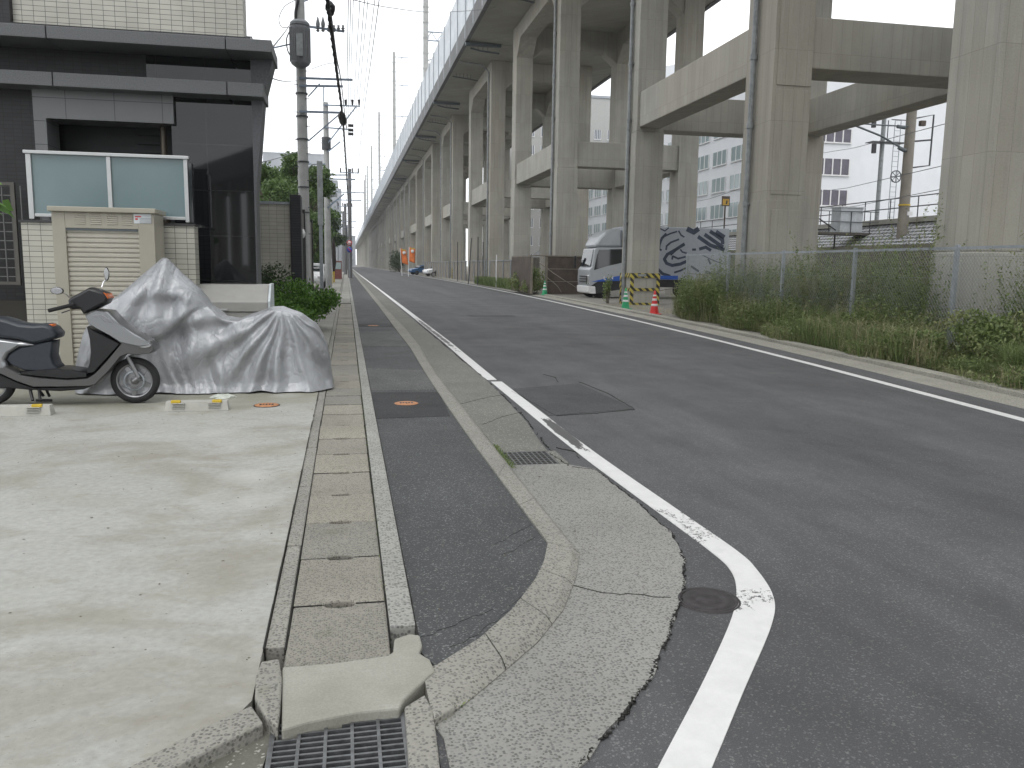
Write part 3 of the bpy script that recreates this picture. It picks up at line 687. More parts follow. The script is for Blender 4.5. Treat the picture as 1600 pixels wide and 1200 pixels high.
# under-deck drains and downpipes
for i, (y, d) in enumerate(allc):
    j = i-len(back)+1
    if j in (1, 5, 7, 10, 12) or j <= 0: continue
    m = M(); px_ = XA-.10; py_ = y+d*.62 if j != 3 else y+d*.55
    m.tube([(8.7, py_, 16.85), (10.4, py_, 16.7), (px_, py_, 16.2), (px_, py_, 14), (px_, py_, .25)], .075 if j < 5 else .07, 10)
    for z in (1.2, 3.3, 5.4, 7.2, 9.3, 11.5, 13.6): m.tube([(px_, py_, z-.07), (px_, py_, z+.07)], .098, 10)
    m.box(px_-.02, XA, py_-.13, py_+.13, 3.28, 3.32); m.box(px_-.02, XA, py_-.13, py_+.13, 9.28, 9.32)
    m.build('drainpipe', PIPE, V, world=True)
for a in yj[2:10]:
    m = M(); m.box(8.36, 10.9, a-.16, a+.10, 16.72, 16.96); m.tube([(8.8, a+.5, 16.7), (9.6, a+.5, 16.55), (10.9, a+.7, 16.5)], .06, 8)
    for q in range(4): m.tube([(9.0+q*.35, a+.5, 16.6), (9.0+q*.35, a+.5, 17.0)], .02, 6)
    m.build('joint_drain', PIPED, V, world=True)
for y in (26.0, 49.0, 70.0, 92.0, 114.0):
    m = M(); m.tube([(8.7, y, 16.75), (9.9, y, 16.62), (10.8, y, 16.5)], .05, 8)
    for q in range(5): m.tube([(9.0+q*.3, y, 16.6), (9.0+q*.3, y, 17.0)], .02, 6)
    m.build('deck_conduit', PIPED, V, world=True)
# the viaduct bends away to the left behind the photographer
pb = [(12.5, -70), (3, -95), (-12, -135), (-40, -200), (-90, -280)]
for (ax, ay), (bx, by) in zip(pb, pb[1:]):
    d_ = Vector((bx-ax, by-ay, 0)); L_ = d_.length; d_.normalize(); nn = Vector((-d_.y, d_.x, 0))
    def sec(name, mat, w0, w1, z0, z1, l0=0, l1=None):
        l1 = L_ if l1 is None else l1; A = Vector((ax, ay, 0))
        P_ = [A+d_*l0+nn*w0, A+d_*l0+nn*w1, A+d_*l1+nn*w1, A+d_*l1+nn*w0]
        M().prism([(p.x, p.y) for p in P_], z0, z1).build(name, mat, V, world=True)
    sec('deck_slab', SOFF, -6, 6, 16.9, 17.6); sec('fascia', FASC, 6.01, 6.3, 17, 21); sec('fascia', FASC, -6.3, -6.01, 17, 21)
    l = 4
    while l < L_-2:
        for w in (-4.2, 3.2): sec('column', CONC, w, w+1.1, -.1, 16.88, l, l+1.2)
        l += 11
# hazard guard round the third column
y, d = cols[2]
m = M(); x0, x1, ya_, yb_ = XA-.05, XB+.05, y-.05, y+d+.05
for z0, z1 in ((1.12, 1.30), (.60, .72), (.04, .14)):
    m.box(x0-.015, x1+.015, ya_-.015, ya_+.02, z0, z1); m.box(x0-.015, x0+.02, ya_+.02, yb_, z0, z1)
for xx in (x0, x1-.12): m.box(xx-.012 if xx == x0 else xx, xx+.13, ya_-.012, ya_+.02, .14, 1.12)
m.box(x0-.012, x0+.02, yb_-.14, yb_, .14, 1.12)
m.build('hazard_guard', HAZ, V, world=True)
m = M(); m.box(x0+.28, x0+.62, ya_-.03, ya_-.015, 1.17, 1.27); m.build('label_plate', PIPE, V, world=True)
for jj in (8, 9):
    y, d = cols[jj-1]
    m = M(); m.box(XA-.04, XA+.2, y-.04, y-.01, .1, 1.2); m.box(XA-.04, XA-.021, y-.04, y+.5, .1, 1.2); m.build('hazard_guard', HAZ, V, world=True)
# masts on the viaduct
ml = ['nearest tall catenary mast rising above the viaduct barrier', 'second catenary mast above the viaduct, with two hanging arms', 'third catenary mast above the viaduct with lattice beam',
      'fourth catenary mast along the viaduct', 'fifth catenary mast along the viaduct', 'sixth catenary mast along the viaduct', 'farthest catenary mast along the viaduct']
for i, (y, zt) in enumerate([(95,44),(156,39.0),(225,40.5),(292,41),(350,41),(385,41),(410,41)]):
    t = thing('catenary_mast', ml[i], 'mast', (8.85, y, 17.6), group='catenary masts on the viaduct')
    h_ = zt-17.6
    m = M(); m.tube([(0,0,0), (0,0,h_)], [.30, .26], 12); m.tube([(0,0,h_), (0,0,h_+1.8)], .04, 6)
    for q in range(int(h_/1.6)): m.tube([(0,0,q*1.6+.4), (0,0,q*1.6+.5)], .33, 12)
    m.build('mast_post', POLEC, t)
    for z in (h_-.8, h_-5.6, h_-11.0):
        a = M(); a.tube([(0,0,z),(2.6,0,z)], .06, 6); a.tube([(2.5,0,z),(2.5,0,z-1.3)], .03, 6); a.tube([(1.3,-.0,z-.1),(1.5,0,z-.1)], .14, 6); a.build('arm', BLUEW, t)
    if i != 1:
        a = M(); zz = 8.2
        a.tube([(0,0,zz),(5,0,zz)], .07, 6); a.tube([(0,0,zz+.9),(5,0,zz+.9)], .07, 6)
        for q in range(8): a.tube([(q*.62,0,zz+(.9 if q%2 else 0)),((q+1)*.62,0,zz+(0 if q%2 else .9))], .04, 5)
        a.build('lattice_beam', BLUEW, t)
    a = M(); a.tube([(0,0,6.0),(1.5,0,6.6)], .05, 6); a.build('stay', BLUEW, t)
print('viaduct done')
#LEFT
# ---------------------------------------------------------------- left building
Bd = thing('apartment_building', 'dark tiled apartment building with grey granite bands and pale tiled upper storeys', 'building', (-3, 13, 0))
def P2(px, py, y=12.0): return AY(px, py, y)
YF = 12.35
xr = AY(398, 300, YF)[0]
M().box(AY(268, 200, YF)[0], xr, YF, 12.75, 0, 3.80).build('black_wall', BLACKP, Bd, world=True)
M().box(-14, AY(55, 200, YF)[0], YF+.02, 12.75, 0, 3.80).build('brick_wall', DBRICK, Bd, world=True)
M().box(-14, AY(228, 110, YF)[0], YF+.04, 12.75, 3.80, 4.55).build('brick_wall', DBRICK, Bd, world=True)
M().box(AY(228, 110, YF)[0], xr+.002, YF+.02, 12.75, 3.80, 4.55).build('transom_panel', BLACKP, Bd, world=True)
z0, z1 = AY(200, 197, YF)[1], 3.80
xl = AY(55, 160, YF)[0]; xm = AY(272, 160, YF)[0]
M().box(xl, xm+.004, YF-.10, YF+.4, AY(200,192,YF)[1], z1).build('granite_panel', GRANP, Bd, world=True)
M().box(xl, xl+.15, YF-.098, YF+.4, 1.5, AY(200,192,YF)[1]).build('granite_post', GRANP, Bd, world=True)
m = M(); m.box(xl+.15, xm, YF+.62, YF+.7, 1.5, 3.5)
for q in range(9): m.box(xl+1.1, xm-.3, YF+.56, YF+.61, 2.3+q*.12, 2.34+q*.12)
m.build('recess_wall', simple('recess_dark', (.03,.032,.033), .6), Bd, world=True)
m = M(); m.tube([(xm-.2, YF+.25, 1.5), (xm-.2, YF+.25, AY(200,190,YF)[1])], .045, 14); m.build('round_column', simple('bronze_column', (.10,.085,.065), .4, .4), Bd, world=True)
for (pyt, pyb, pxr, dy, nm_) in ((35, 55, 425, .55, 'upper'), (108, 130, 412, .35, 'lower')):
    yf = YF-dy; xR = AY(pxr, 70 if nm_ == 'upper' else 145, yf)[0]
    zt = AY(0, pyt, yf)[1]; zb = AY(0, pyb, yf)[1]
    edges = [-14, AY(72 if nm_ == 'upper' else 78, 60, yf)[0], AY(352, 60, yf)[0], xR]
    for a, b in zip(edges, edges[1:]): M().box(a+.006, b-.006, yf, 12.8, zb, zt).build('granite_band', GRAN, Bd, world=True, bevel=.006)
    if nm_ == 'upper': ZU = (zb, zt, xR, yf)
    else: ZL = (zb, zt, xR, yf)
m = M(); m.prismy([(xr+.003, 0), (xr+.003, ZU[0]-.003), (ZU[2]-.03, ZU[0]-.003), (ZL[2]-.03, ZL[0]+.02), (xr+.03, 2.45), (xr+.02, 0)], YF-.12, 12.7)
m.build('side_fin', simple('fin_granite', (.075,.078,.085), .5, var=.2, scale=40), Bd, world=True)
YT = YF+.35
M().box(AY(20, 20, YT)[0], AY(380, 30, YT)[0], YT, 13.1, ZU[1]-.02, 16).build('tiled_wall', TILE, Bd, world=True)
M().box(-14, AY(20, 20, YT)[0]-.003, YT-.1, 13.1, ZU[1]-.02, 16).build('brick_wall', DBRICK, Bd, world=True)
M().box(AY(380,30,YT)[0]+.003, AY(390,50,YT)[0], YT+.3, 13.1, ZU[1]-.02, AY(390,48,YT)[1]).build('parapet_upstand', GRAN, Bd, world=True)
M().box(-14, -2.75, 13.12, 24, 0, 16).build('rear_block', DBRICKY, Bd, world=True)
# low tiled wall with frosted screen
YW = 11.55
t = thing('screen_wall', 'low white-tiled wall carrying a frosted glass screen in an aluminium frame', 'wall', (-3, YW, 0))
a_, b_ = AY(36, 400, YW)[0], AY(305, 400, YW)[0]
M().box(a_, b_, YW, YW+.28, 0, 1.955).build('tiled_wall', TILE, t, world=True)
M().box(a_-.02, b_+.02, YW-.02, YW+.30, 1.955, 1.985).build('coping', simple('dark_coping', (.04,.04,.042), .4), t, world=True)
fa, fb = AY(38, 240, YW)[0], AY(292, 250, YW)[0]; zt = 2.84
fm = AY(168, 245, YW)[0]
m = M(); m.box(fa, fa+.06, YW+.02, YW+.10, 2.0, zt-.04); m.box(fb-.05, fb, YW+.02, YW+.10, 2.0, zt-.04); m.box(fm-.025, fm+.025, YW+.02, YW+.1, 2.0, zt-.04)
m.box(fa-.02, fb+.02, YW, YW+.12, zt-.04, zt); m.box(fa+.06, fb-.05, YW+.03, YW+.09, 2.03, 2.07); m.build('frame', ALU, t, world=True, bevel=.004)
for p, q in ((fa+.06, fm-.025), (fm+.025, fb-.05)): M().box(p, q, YW+.05, YW+.065, 2.07, zt-.04).build('glass_pane', FROST, t, world=True)
M().box(fb+.01, fb+.05, YW+.02, YW+.16, 2.0, 2.75).build('side_screen', GLASSD, t, world=True)
# metal window grille far left
t = thing('window_grille', 'dark metal lattice grille on the brick wall at the left edge', 'grille', (-4.5, 11.9, 1.2))
m = M(); x0_, x1_ = -5.2, AY(30, 400, 11.9)[0]; zt_, zb_ = AY(20, 285, 11.9)[1], AY(20, 445, 11.9)[1]
m.box(x1_-.05, x1_, 11.88, 11.93, zb_, zt_); m.box(x0_, x1_-.05, 11.88, 11.93, zt_-.04, zt_); m.box(x0_, x1_-.05, 11.88, 11.93, zb_, zb_+.04); m.build('frame', simple('bronze_frame', (.10,.095,.085), .5, .3), t, world=True)
m = M()
for q in range(14): m.box(x0_+q*.11, x0_+q*.11+.012, 11.9, 11.912, zb_+.04, zt_-.04)
for q in range(11): m.box(x0_, x1_-.05, 11.912, 11.92, zb_+.1+q*.115, zb_+.112+q*.115)
m.build('lattice', simple('grille_grey', (.14,.14,.14), .5, .3), t, world=True)
M().box(-5.2, x1_-.02, 12.1, 12.3, 0, .95).build('sill_wall', simple('brown_wall', (.035,.032,.026), .7), t, world=True)
# storage shed
YC = 10.95
t = thing('storage_shed', 'beige steel storage cabinet with a ribbed roller shutter against the tiled wall', 'shed', (-2.9, YC, .045))
xa_, xb_ = AY(84, 400, YC)[0], AY(243, 400, YC)[0]; zt = AY(80, 330, YC)[1]
s0, s1, sz = AY(106, 420, YC)[0], AY(219, 420, YC)[0], AY(106, 356, YC)[1]
m = M(); m.box(xa_, s0, YC, YC+.55, .05, zt); m.box(s1, xb_, YC, YC+.55, .05, zt); m.box(s0, s1, YC, YC+.55, sz, zt); m.box(s0, s1, YC+.45, YC+.55, .05, sz); m.build('body', BEIGE, t, world=True, bevel=.005)
m = M(); m.box(xa_-.03, xb_+.03, YC-.05, YC+.58, zt, zt+.06); m.build('roof', BEIGE, t, world=True, bevel=.008)
m = M(); prof = []; z = .08
while z < sz-.01: prof += [(z, YC+.045), (z+.012, YC+.030), (z+.038, YC+.030), (z+.050, YC+.045)]; z += .058
n_ = len(prof); vs = [(s0, p[1], p[0]) for p in prof]+[(s1, p[1], p[0]) for p in prof]; m.add(vs, [(i, i+n_, i+1+n_, i+1) for i in range(n_-1)]); m.build('shutter', BEIGEL, t, world=True)
M().box(s0, s1, YC+.01, YC+.05, sz-.025, sz).build('shutter_rail', PIPED, t, world=True)
vz = (AY(130,350,YC)[1]+.0, AY(130,328,YC)[1])
for pa, pb in ((117,133),(141,158),(167,183),(191,207)):
    m = M(); va, vb = AY(pa,340,YC)[0], AY(pb,340,YC)[0]
    for q in range(6): zq = vz[0]+q*.024; m.prismx([(YC, zq), (YC-.010, zq+.004), (YC, zq+.015)], va, vb)
    m.build('louvre', BEIGEL, t, world=True)
m = M(); m.box(AY(209,340,YC)[0], AY(236,340,YC)[0], YC-.003, YC, AY(209,349,YC)[1], AY(209,334,YC)[1]); st_ = m.build('sticker', simple('sticker_white', (.62,.66,.68), .4), t, world=True)
m = M(); sx, sz_ = AY(211,337,YC); m.box(sx, sx+.07, YC-.005, YC-.003, sz_-.018, sz_-.004); m.box(sx, sx+.03, YC-.005, YC-.003, sz_-.05, sz_-.03); m.build('sticker_mark', REDP, st_); st_.children[0].parent = st_
m = M()
for q in range(5): m.box(sx+.05, sx+.19, YC-.005, YC-.003, sz_-.035-q*.014, sz_-.031-q*.014)
m.build('sticker_text', WIREG, st_)
# garbage storage box
YG = 11.5
t = thing('garbage_box', 'low grey metal refuse box with sloping lid behind the covered motorcycle', 'refuse box', (-1.4, YG, .045))
ga, gb = AY(308, 470, YG)[0], AY(419, 480, YG)[0]; zt = AY(330, 444, YG+.25)[1]; zm = AY(418, 472, YG)[1]
gz = AY(418, 488, YG)[1]
M().box(ga, gb, YG, YG+.6, .1, gz).build('body', GREYBOX, t, world=True, bevel=.01)
m = M(); m.prismx([(YG-.02, gz+.005), (YG-.02, zm), (YG+.25, zt), (YG+.6, zt), (YG+.6, gz+.005)], ga-.02, gb+.0); m.build('lid', GREYBOX, t, world=True, bevel=.012)
m = M(); m.prismx([(YG-.03, gz), (YG-.03, zm+.01), (YG+.24, zt+.012), (YG+.62, zt+.012), (YG+.62, gz)], gb+.002, gb+.03); m.build('end_plate', simple('pale_plate', (.55,.60,.62), .4), t, world=True)
M().box(AY(322,480,YG)[0], AY(356,480,YG)[0], YG-.045, YG-.025, gz+.02, gz+.045).build('handle', ALU, t, world=True, bevel=.004)
# grey tiled boundary wall with dark pillars
t = thing('boundary_wall', 'grey tiled boundary wall with a dark brick pillar at its road end', 'wall', (-2, 24.4, 0))
zc = AY(430, 319, 24.4)[1]
M().box(-6, AY(453, 330, 24.4)[0], 24.4, 24.7, 0, zc).build('tiled_wall', TILEW, t, world=True)
M().box(-6, AY(453, 330, 24.4)[0], 24.37, 24.73, zc, zc+.07).build('coping', STEEL, t, world=True)
pa_, pb_ = AY(453, 330, 24.3)[0], AY(470, 330, 24.3)[0]
M().box(pa_, pb_, 24.3, 25.1, 0, AY(453, 304, 24.3)[1]).build('brick_pillar', wallbrick('pillar_brick', (.035,.036,.042), (.024,.025,.03), (.008,.008,.008), .3, .07, .006, rough=.5), t, world=True, bevel=.01)
M().box(-1.47, -1.40, 25.1, 36, 0, 3.15).build('side_wall', simple('side_wall_grey', (.20,.195,.18), .7), t, world=True)
M().box(-1.46, -1.36, 29.5, 29.9, 0, 3.3).build('brick_pillar', DBRICKY, t, world=True)
M().box(-1.46, -1.36, 36, 36.4, 0, 3.3).build('brick_pillar', DBRICKY, t, world=True)
t = thing('globe_lamp', 'small white globe lamp on a dark post beside the boundary wall', 'lamp', (-1.33, 26.4, 0))
m = M(); m.tube([(0,0,0),(0,0,2.25)], .09, 8); m.build('post', DBRICKY, t); m = M(); m.lathe([(.001,2.24),(.08,2.26),(.12,2.34),(.12,2.42),(.08,2.52),(.001,2.55)], n=16); m.build('globe', WHITE, t)
#VEH
# ---------------------------------------------------------------- scooter
SC = .00154
SY = 9.03
def Z5(x, y): a = AY(x/4.614, 400+y/4.614, SY-.1); return (a[0]-SX, a[1]-.045)
SX = AY(960/4.614, 600, SY-.1)[0]
def z5(l): return [Z5(*p) for p in l]
t = thing('scooter', 'silver and black motor scooter parked on the lot beside the covered motorcycle', 'scooter', (SX, SY, .045), 0)
M().puffy(z5([(620,425),(650,400),(700,385),(790,395),(870,480),(980,555),(1070,605),(1112,650),(1118,675),(1095,700),(1010,712),(930,705),(880,725),(800,825),(700,925),(640,938),(430,942),(250,942),(130,900),(0,840),(-60,800),(60,790),(160,845),(300,868),(500,882),(640,872),(690,842),(780,745),(880,628),(800,575),(700,520),(652,490)]), .16, .012).build('front_body', SILVD, t)
M().puffy(z5([(625,428),(700,388),(790,398),(870,482),(980,557),(1075,610),(1100,640),(1010,650),(880,622),(800,572),(705,522),(652,488)]), .175, .012).build('front_fairing', SILV, t)
M().puffy(z5([(636,505),(700,535),(878,628),(780,742),(690,838),(632,842),(655,760),(662,690),(655,600)]), .166, .012).build('leg_shield', BLACK, t)
M().puffy(z5([(50,745),(72,700),(150,652),(280,625),(385,610),(378,720),(400,780),(445,828),(300,835),(180,828),(80,785)]), .13, .02).build('under_seat_panel', SEATM, t)
M().puffy(z5([(-420,420),(-300,400),(-150,440),(0,440),(60,455),(150,485),(250,492),(330,488),(385,510),(425,560),(415,592),(340,620),(245,638),(140,605),(0,590),(-420,560)]), .15, .035).build('seat', SEATM, t)
M().puffy(z5([(-470,620),(-430,560),(0,588),(140,606),(262,640),(150,657),(72,702),(48,745),(62,792),(160,845),(60,850),(-60,800),(-220,760),(-440,700)]), .155, .03).build('rear_fairing', SILV, t)
M().puffy(z5([(170,828),(300,815),(445,805),(640,832),(640,868),(500,880),(300,864),(160,845)]), .17, .008).build('floorboard', BLACK, t)
M().puffy(z5([(-120,820),(0,845),(130,905),(250,944),(650,942),(600,965),(430,978),(200,968),(60,955),(-120,960)]), .11, .015).build('engine_cover', BLACK, t)
M().puffy(z5([(600,422),(575,385),(520,388),(492,365),(487,318),(510,295),(560,270),(640,226),(700,240),(765,268),(785,305),(765,345),(700,378),(640,410)]), .12, .03).build('handlebar_cowl', BLACK, t)
M().puffy(z5([(745,262),(768,272),(786,304),(778,312),(762,290),(750,276)]), .112, .006).build('indicator', ORANGE, t)
M().puffy(z5([(676,432),(700,415),(745,418),(800,445),(845,472),(835,482),(770,470),(742,440)]), .182, .005).build('headlight', CHROME, t)
M().puffy(z5([(1010,650),(1060,640),(1100,632),(1095,652),(1050,660)]), .178, .004).build('trim', CHROME, t)
M().puffy(z5([(330,495),(375,490),(385,525),(370,540),(350,525)]), .05, .01, y0=-.02).build('seat_latch', ORANGE, t)
m = M(); a, b = Z5(540, 350), Z5(425, 385); m.tube([(a[0], -.16, a[1]), (b[0]-.02, -.33, b[1])], .019, 10); m.tube([(a[0], .16, a[1]), (b[0]-.02, .33, b[1])], .019, 10); m.build('handle_grip', RUB, t)
m = M(); a, b = Z5(520, 388), Z5(520, 400); m.tube([(a[0], -.18, a[1]), (a[0]-.03, -.33, a[1]-.02)], .006, 6); m.build('brake_lever', CHROME, t)
for (stem, c, rx, rz, yy) in (([(520,295),(508,272),(490,262)], (452,247), .06, .036, -.26), ([(675,232),(680,195),(692,175)], (700,132), .026, .07, .24)):
    m = M(); m.tube([(Z5(*p)[0], yy*.75+yy*.25*i/2, Z5(*p)[1]) for i, p in enumerate(stem)], .006, 6)
    cx, cz = Z5(*c); n_ = 18
    for (k1, yy2, k2) in (): pass
    ring = [(cx+rx*math.cos(2*PI*i/n_), cz+rz*math.sin(2*PI*i/n_)) for i in range(n_)]
    mm_ = M(); mm_.puffy(ring, .012, .012, y0=yy)
    mir = mm_.build('mirror', BLACK, t); m.build('mirror_stem', CHROME, mir)
    g_ = M(); g_.puffy([(cx+rx*.85*math.cos(2*PI*i/n_), cz+rz*.85*math.sin(2*PI*i/n_)) for i in range(n_)], .003, .002, y0=yy-.013); g_.build('mirror_glass', CHROME, mir)
def wheel(name, cx, R, w, par, spokes=5, rim=CAST):
    m = M(); prof = [(R*.72, -w*.42), (R*.80, -w*.5), (R*.93, -w*.46), (R*.985, -w*.25), (R, 0), (R*.985, w*.25), (R*.93, w*.46), (R*.80, w*.5), (R*.72, w*.42)]
    m.lathe(prof, (cx, 0, R), 40, 'y'); ty = m.build('tyre', RUB, par)
    m = M(); m.lathe([(R*.73, -w*.43), (R*.68, -w*.40), (R*.66, -w*.2), (R*.66, w*.2), (R*.68, w*.40), (R*.73, w*.43)], (cx, 0, R), 40, 'y')
    m.lathe([(.001, -w*.45), (R*.16, -w*.42), (R*.18, -w*.3), (R*.18, w*.3), (R*.16, w*.42), (.001, w*.45)], (cx, 0, R), 20, 'y')
    for i in range(spokes):
        a = 2*PI*i/spokes+.5; c, s_ = math.cos(a), math.sin(a); c2, s2 = math.cos(a+.35), math.sin(a+.35)
        wv = .028
        p0 = Vector((cx+c*R*.14, 0, R+s_*R*.14)); p1 = Vector((cx+c2*R*.68, 0, R+s2*R*.68)); d_ = (p1-p0).normalized(); nn = Vector((-d_.z, 0, d_.x))
        m.hexa([p0-nn*wv*1.2+Vector((0,-.022,0)), p0+nn*wv*1.2+Vector((0,-.022,0)), p0+nn*wv*1.2+Vector((0,.022,0)), p0-nn*wv*1.2+Vector((0,.022,0)), p1-nn*wv*.7+Vector((0,-.015,0)), p1+nn*wv*.7+Vector((0,-.015,0)), p1+nn*wv*.7+Vector((0,.015,0)), p1-nn*wv*.7+Vector((0,.015,0))])
    m.build('rim', rim, par); return ty
wheel('front', 0, .238, .10, t); wheel('rear', Z5(-105, 900)[0], .238, .11, t)
m = M()
for s_ in (-1, 1):
    m.tube([(Z5(915,725)[0], s_*.075, Z5(915,725)[1]), (Z5(995,880)[0], s_*.075, Z5(995,880)[1])], .02, 10); m.tube([(Z5(995,880)[0]-.0, s_*.08, Z5(995,880)[1]), (0, s_*.07, .238)], .028, 8)
m.build('fork', CAST, t)
m = M(); m.lathe([(.088,-.062),(.104,-.062),(.104,-.058),(.088,-.058),(.088,-.062)], (0,0,.238), 30, 'y'); m.build('brake_disc', STEEL, t)
m = M()
for s_ in (-1, 1):
    a, b, c = Z5(215,965), Z5(250,1050), Z5(300,1052); m.tube([(a[0], s_*.09, a[1]), (b[0], s_*.15, b[1]+.02)], .015, 8); m.tube([(a[0]+.08, s_*.09, a[1]), (c[0], s_*.13, c[1]+.02)], .014, 8)
    m.tube([(b[0]-.07, s_*.15, .02), (c[0]+.02, s_*.13, .02)], .014, 8)
a, c = Z5(215,965), Z5(300,1052); m.tube([(a[0], -.09, a[1]), (a[0], .09, a[1])], .014, 8)
m.build('centre_stand', BLACK, t)
M().puffy(z5([(-330,860),(-120,850),(-60,880),(-80,930),(-330,950)]), .05, .015, y0=-.12).build('exhaust', STEELD, t)
# ---------------------------------------------------------------- covered motorcycle
def tarp():
    sil = [(-2.97,.06),(-2.90,.40),(-2.83,.68),(-2.68,.90),(-2.5,1.06),(-2.25,1.29),(-2.02,1.49),(-1.97,1.49),(-1.80,1.31),(-1.62,1.14),(-1.5,.96),(-1.38,.84),(-1.2,.815),(-1.0,.89),(-.85,.945),(-.72,.955),(-.52,.87),(-.36,.76),(-.24,.54),(-.19,.32),(-.18,.12)]
    xs_ = np.linspace(-2.97, -.18, 150); hs = np.interp(xs_, [p[0] for p in sil], [p[1] for p in sil])
    NV = 46; vs = []; fs = []; rs = np.random.default_rng(3); ph = rs.uniform(0, 6.28, 12)
    for i, (x, h) in enumerate(zip(xs_, hs)):
        endf = min(1, (x+2.97)/.35)*min(1, (-.18-x)/.22); endf = max(0, endf)**.5
        for k_ in range(2*NV+1):
            s_ = (k_-NV)/NV; a = abs(s_); sg = 1 if s_ > 0 else -1
            tall = max(0, min(1, (h-.9)/.5))
            wg = .36*endf+.03; wt = .04+.18*(1-tall)*endf
            # profile: shoulder then drop to the ground
            z = h*(1-a**(1.25+1.0*(1-tall)))
            yw = wt*min(1, a*5)+(wg-wt)*a**.75
            z = max(z, .0)
            # folds
            fold = 0
            for (ax, az, n_, am) in ((-2.0,1.49,13,.050), (-.72,.955,19,.070), (-1.62,1.14,9,.035)):
                dx, dz = x-ax, z-az; r = math.hypot(dx, dz); an = math.atan2(dx, -dz+.02)
                fold += am*math.sin(an*n_+ph[int(n_)%12]+.9*math.sin(an*5+2)+r*1.5)*min(1, r*1.4)*math.exp(-r*1.0)
            fold += .030*math.sin(x*17+2.3*math.sin(x*5.3+z*3)+z*2)*(1-z/1.5)*a*(.5+.5*math.sin(x*3.1+1))
            fold += .009*math.sin(x*41+4*math.sin(z*4+x*3.7)+ph[2])*(1-z/1.5)*a
            # loose front hood lying over the body: step outward above a slanting hem
            hem = .70+(x+1.9)*.75+.03*math.sin(x*14)
            if x < -1.55:
                e_ = max(0, min(1, (z-hem)/.035)); fold += .075*e_*min(1, (-1.55-x)/.12)*(1 if sg < 0 else 0)
            yw2 = yw+fold*min(1, a*3)
            # ground flare
            yw2 += .05*max(0, (.10-z)/.10)
            zz = z+.010*math.sin(x*22+a*9)*(a < .9)*min(1, a*4)+ (.008*math.sin(x*5)+.006*math.sin(x*13+2) if a > .97 else 0)
            xx = x+.02*math.sin(z*9+ph[1])*a
            vs.append((xx, 9.98+sg*yw2, max(zz, 0)+.047+(.012 if a > .97 else 0)))
    Wn = 2*NV+1
    for i in range(len(xs_)-1):
        for k_ in range(2*NV): fs.append((i*Wn+k_, (i+1)*Wn+k_, (i+1)*Wn+k_+1, i*Wn+k_+1))
    m = M(); m.add(vs, fs, True); return m
tarp().build('motorcycle_cover', TARP)
tag(bpy.data.objects['motorcycle_cover'], 'silver tarpaulin draped over a parked motorcycle, peaked at its windscreen', 'motorcycle cover')
# wheel stops
def stop(label, x, y, w):
    t = thing('wheel_stop', label, 'wheel stop', (x, y, .045), group='concrete wheel stops on the lot')
    m = M(); m.hexa([(-w/2,-.07,0),(w/2,-.07,0),(w/2,.07,0),(-w/2,.07,0),(-w/2+.015,-.045,.095),(w/2-.015,-.045,.095),(w/2-.015,.055,.095),(-w/2+.015,.055,.095)])
    for s_ in (-1, 1):
        for q in range(4): m.prismy([(s_*w*.28-.06, .03+q*.015), (s_*w*.28+.06, .03+q*.015), (s_*w*.28+.06, .037+q*.015), (s_*w*.28-.06, .037+q*.015)], -.075, -.05)
    m.build('block', simple('stop_concrete', (.42,.415,.38), .8, var=.1, bump=.2), t, bevel=.008)
    for s_ in (-1, 1):
        M().box(s_*w*.32-.045, s_*w*.32+.045, -.06, -.02, .080, .108).build('reflector', YELP, t, bevel=.006)
    return t
stop('pale concrete wheel stop with yellow reflectors in front of the silver cover', -1.46, 8.52, .60)
stop('pale concrete wheel stop under the scooter at the left edge', -3.08, 8.42, .68)
m = M(); c = G(347, 622, .05)
vs = []; n_ = 14
for i in range(4):
    for k_ in range(n_):
        a = 2*PI*k_/n_; r = [.10,.085,.05,.012][i]*(1+.25*math.sin(a*3+i)); vs.append((r*math.cos(a)*1.3, r*math.sin(a)*.7, [0,.02,.035+.01*math.sin(a*5),.04][i]))
m.add(vs, [(i*n_+k_, i*n_+(k_+1)%n_, (i+1)*n_+(k_+1)%n_, (i+1)*n_+k_) for i in range(3) for k_ in range(n_)], False)
o = m.build('plastic_scrap', simple('pale_plastic', (.55,.58,.52), .4)); o.location = (c[0], c[1]+.05, .046); tag(o, 'crumpled pale plastic scrap on the ground by the silver cover', 'litter')
#RIGHT
# ---------------------------------------------------------------- cones
def cone(label, x, y, mat, z=.05, s=1.0):
    t = thing('traffic_cone', label, 'traffic cone', (x, y, z), group='traffic cones'); t.scale = (s, s, s)
    m = M(); m.box(-.19,.19,-.19,.19,0,.03); m.build('base', mat, t, bevel=.02)
    m = M(); pr = lambda z: .145-(.145-.028)*(z-.03)/.70
    m.lathe([(pr(.03),.03),(pr(.25),.25),(pr(.5),.5),(pr(.73),.73),(.018,.745),(.001,.748)], n=24); m.build('body', mat, t)
    for (z0, z1) in ((.26,.33),(.43,.50),(.57,.62)):
        M().lathe([(pr(z0)+.001,z0),(pr(z0)+.003,z0+.002),(pr(z1)+.003,z1-.002),(pr(z1)+.001,z1)], n=24).build('reflective_band', WHITE, t)
    return t
def onz(px, py, z): g_ = G(px, py, z); return g_[0], g_[1]
cone('red traffic cone with white bands at the weedy end of the fence', *onz(1022, 491, .05), REDP)
cone('green traffic cone with white bands beside the striped column', *onz(977, 483, .05), GRNP)
cone('green traffic cone with white bands in front of the brown boarding', *onz(851, 461, .05), GRNP)
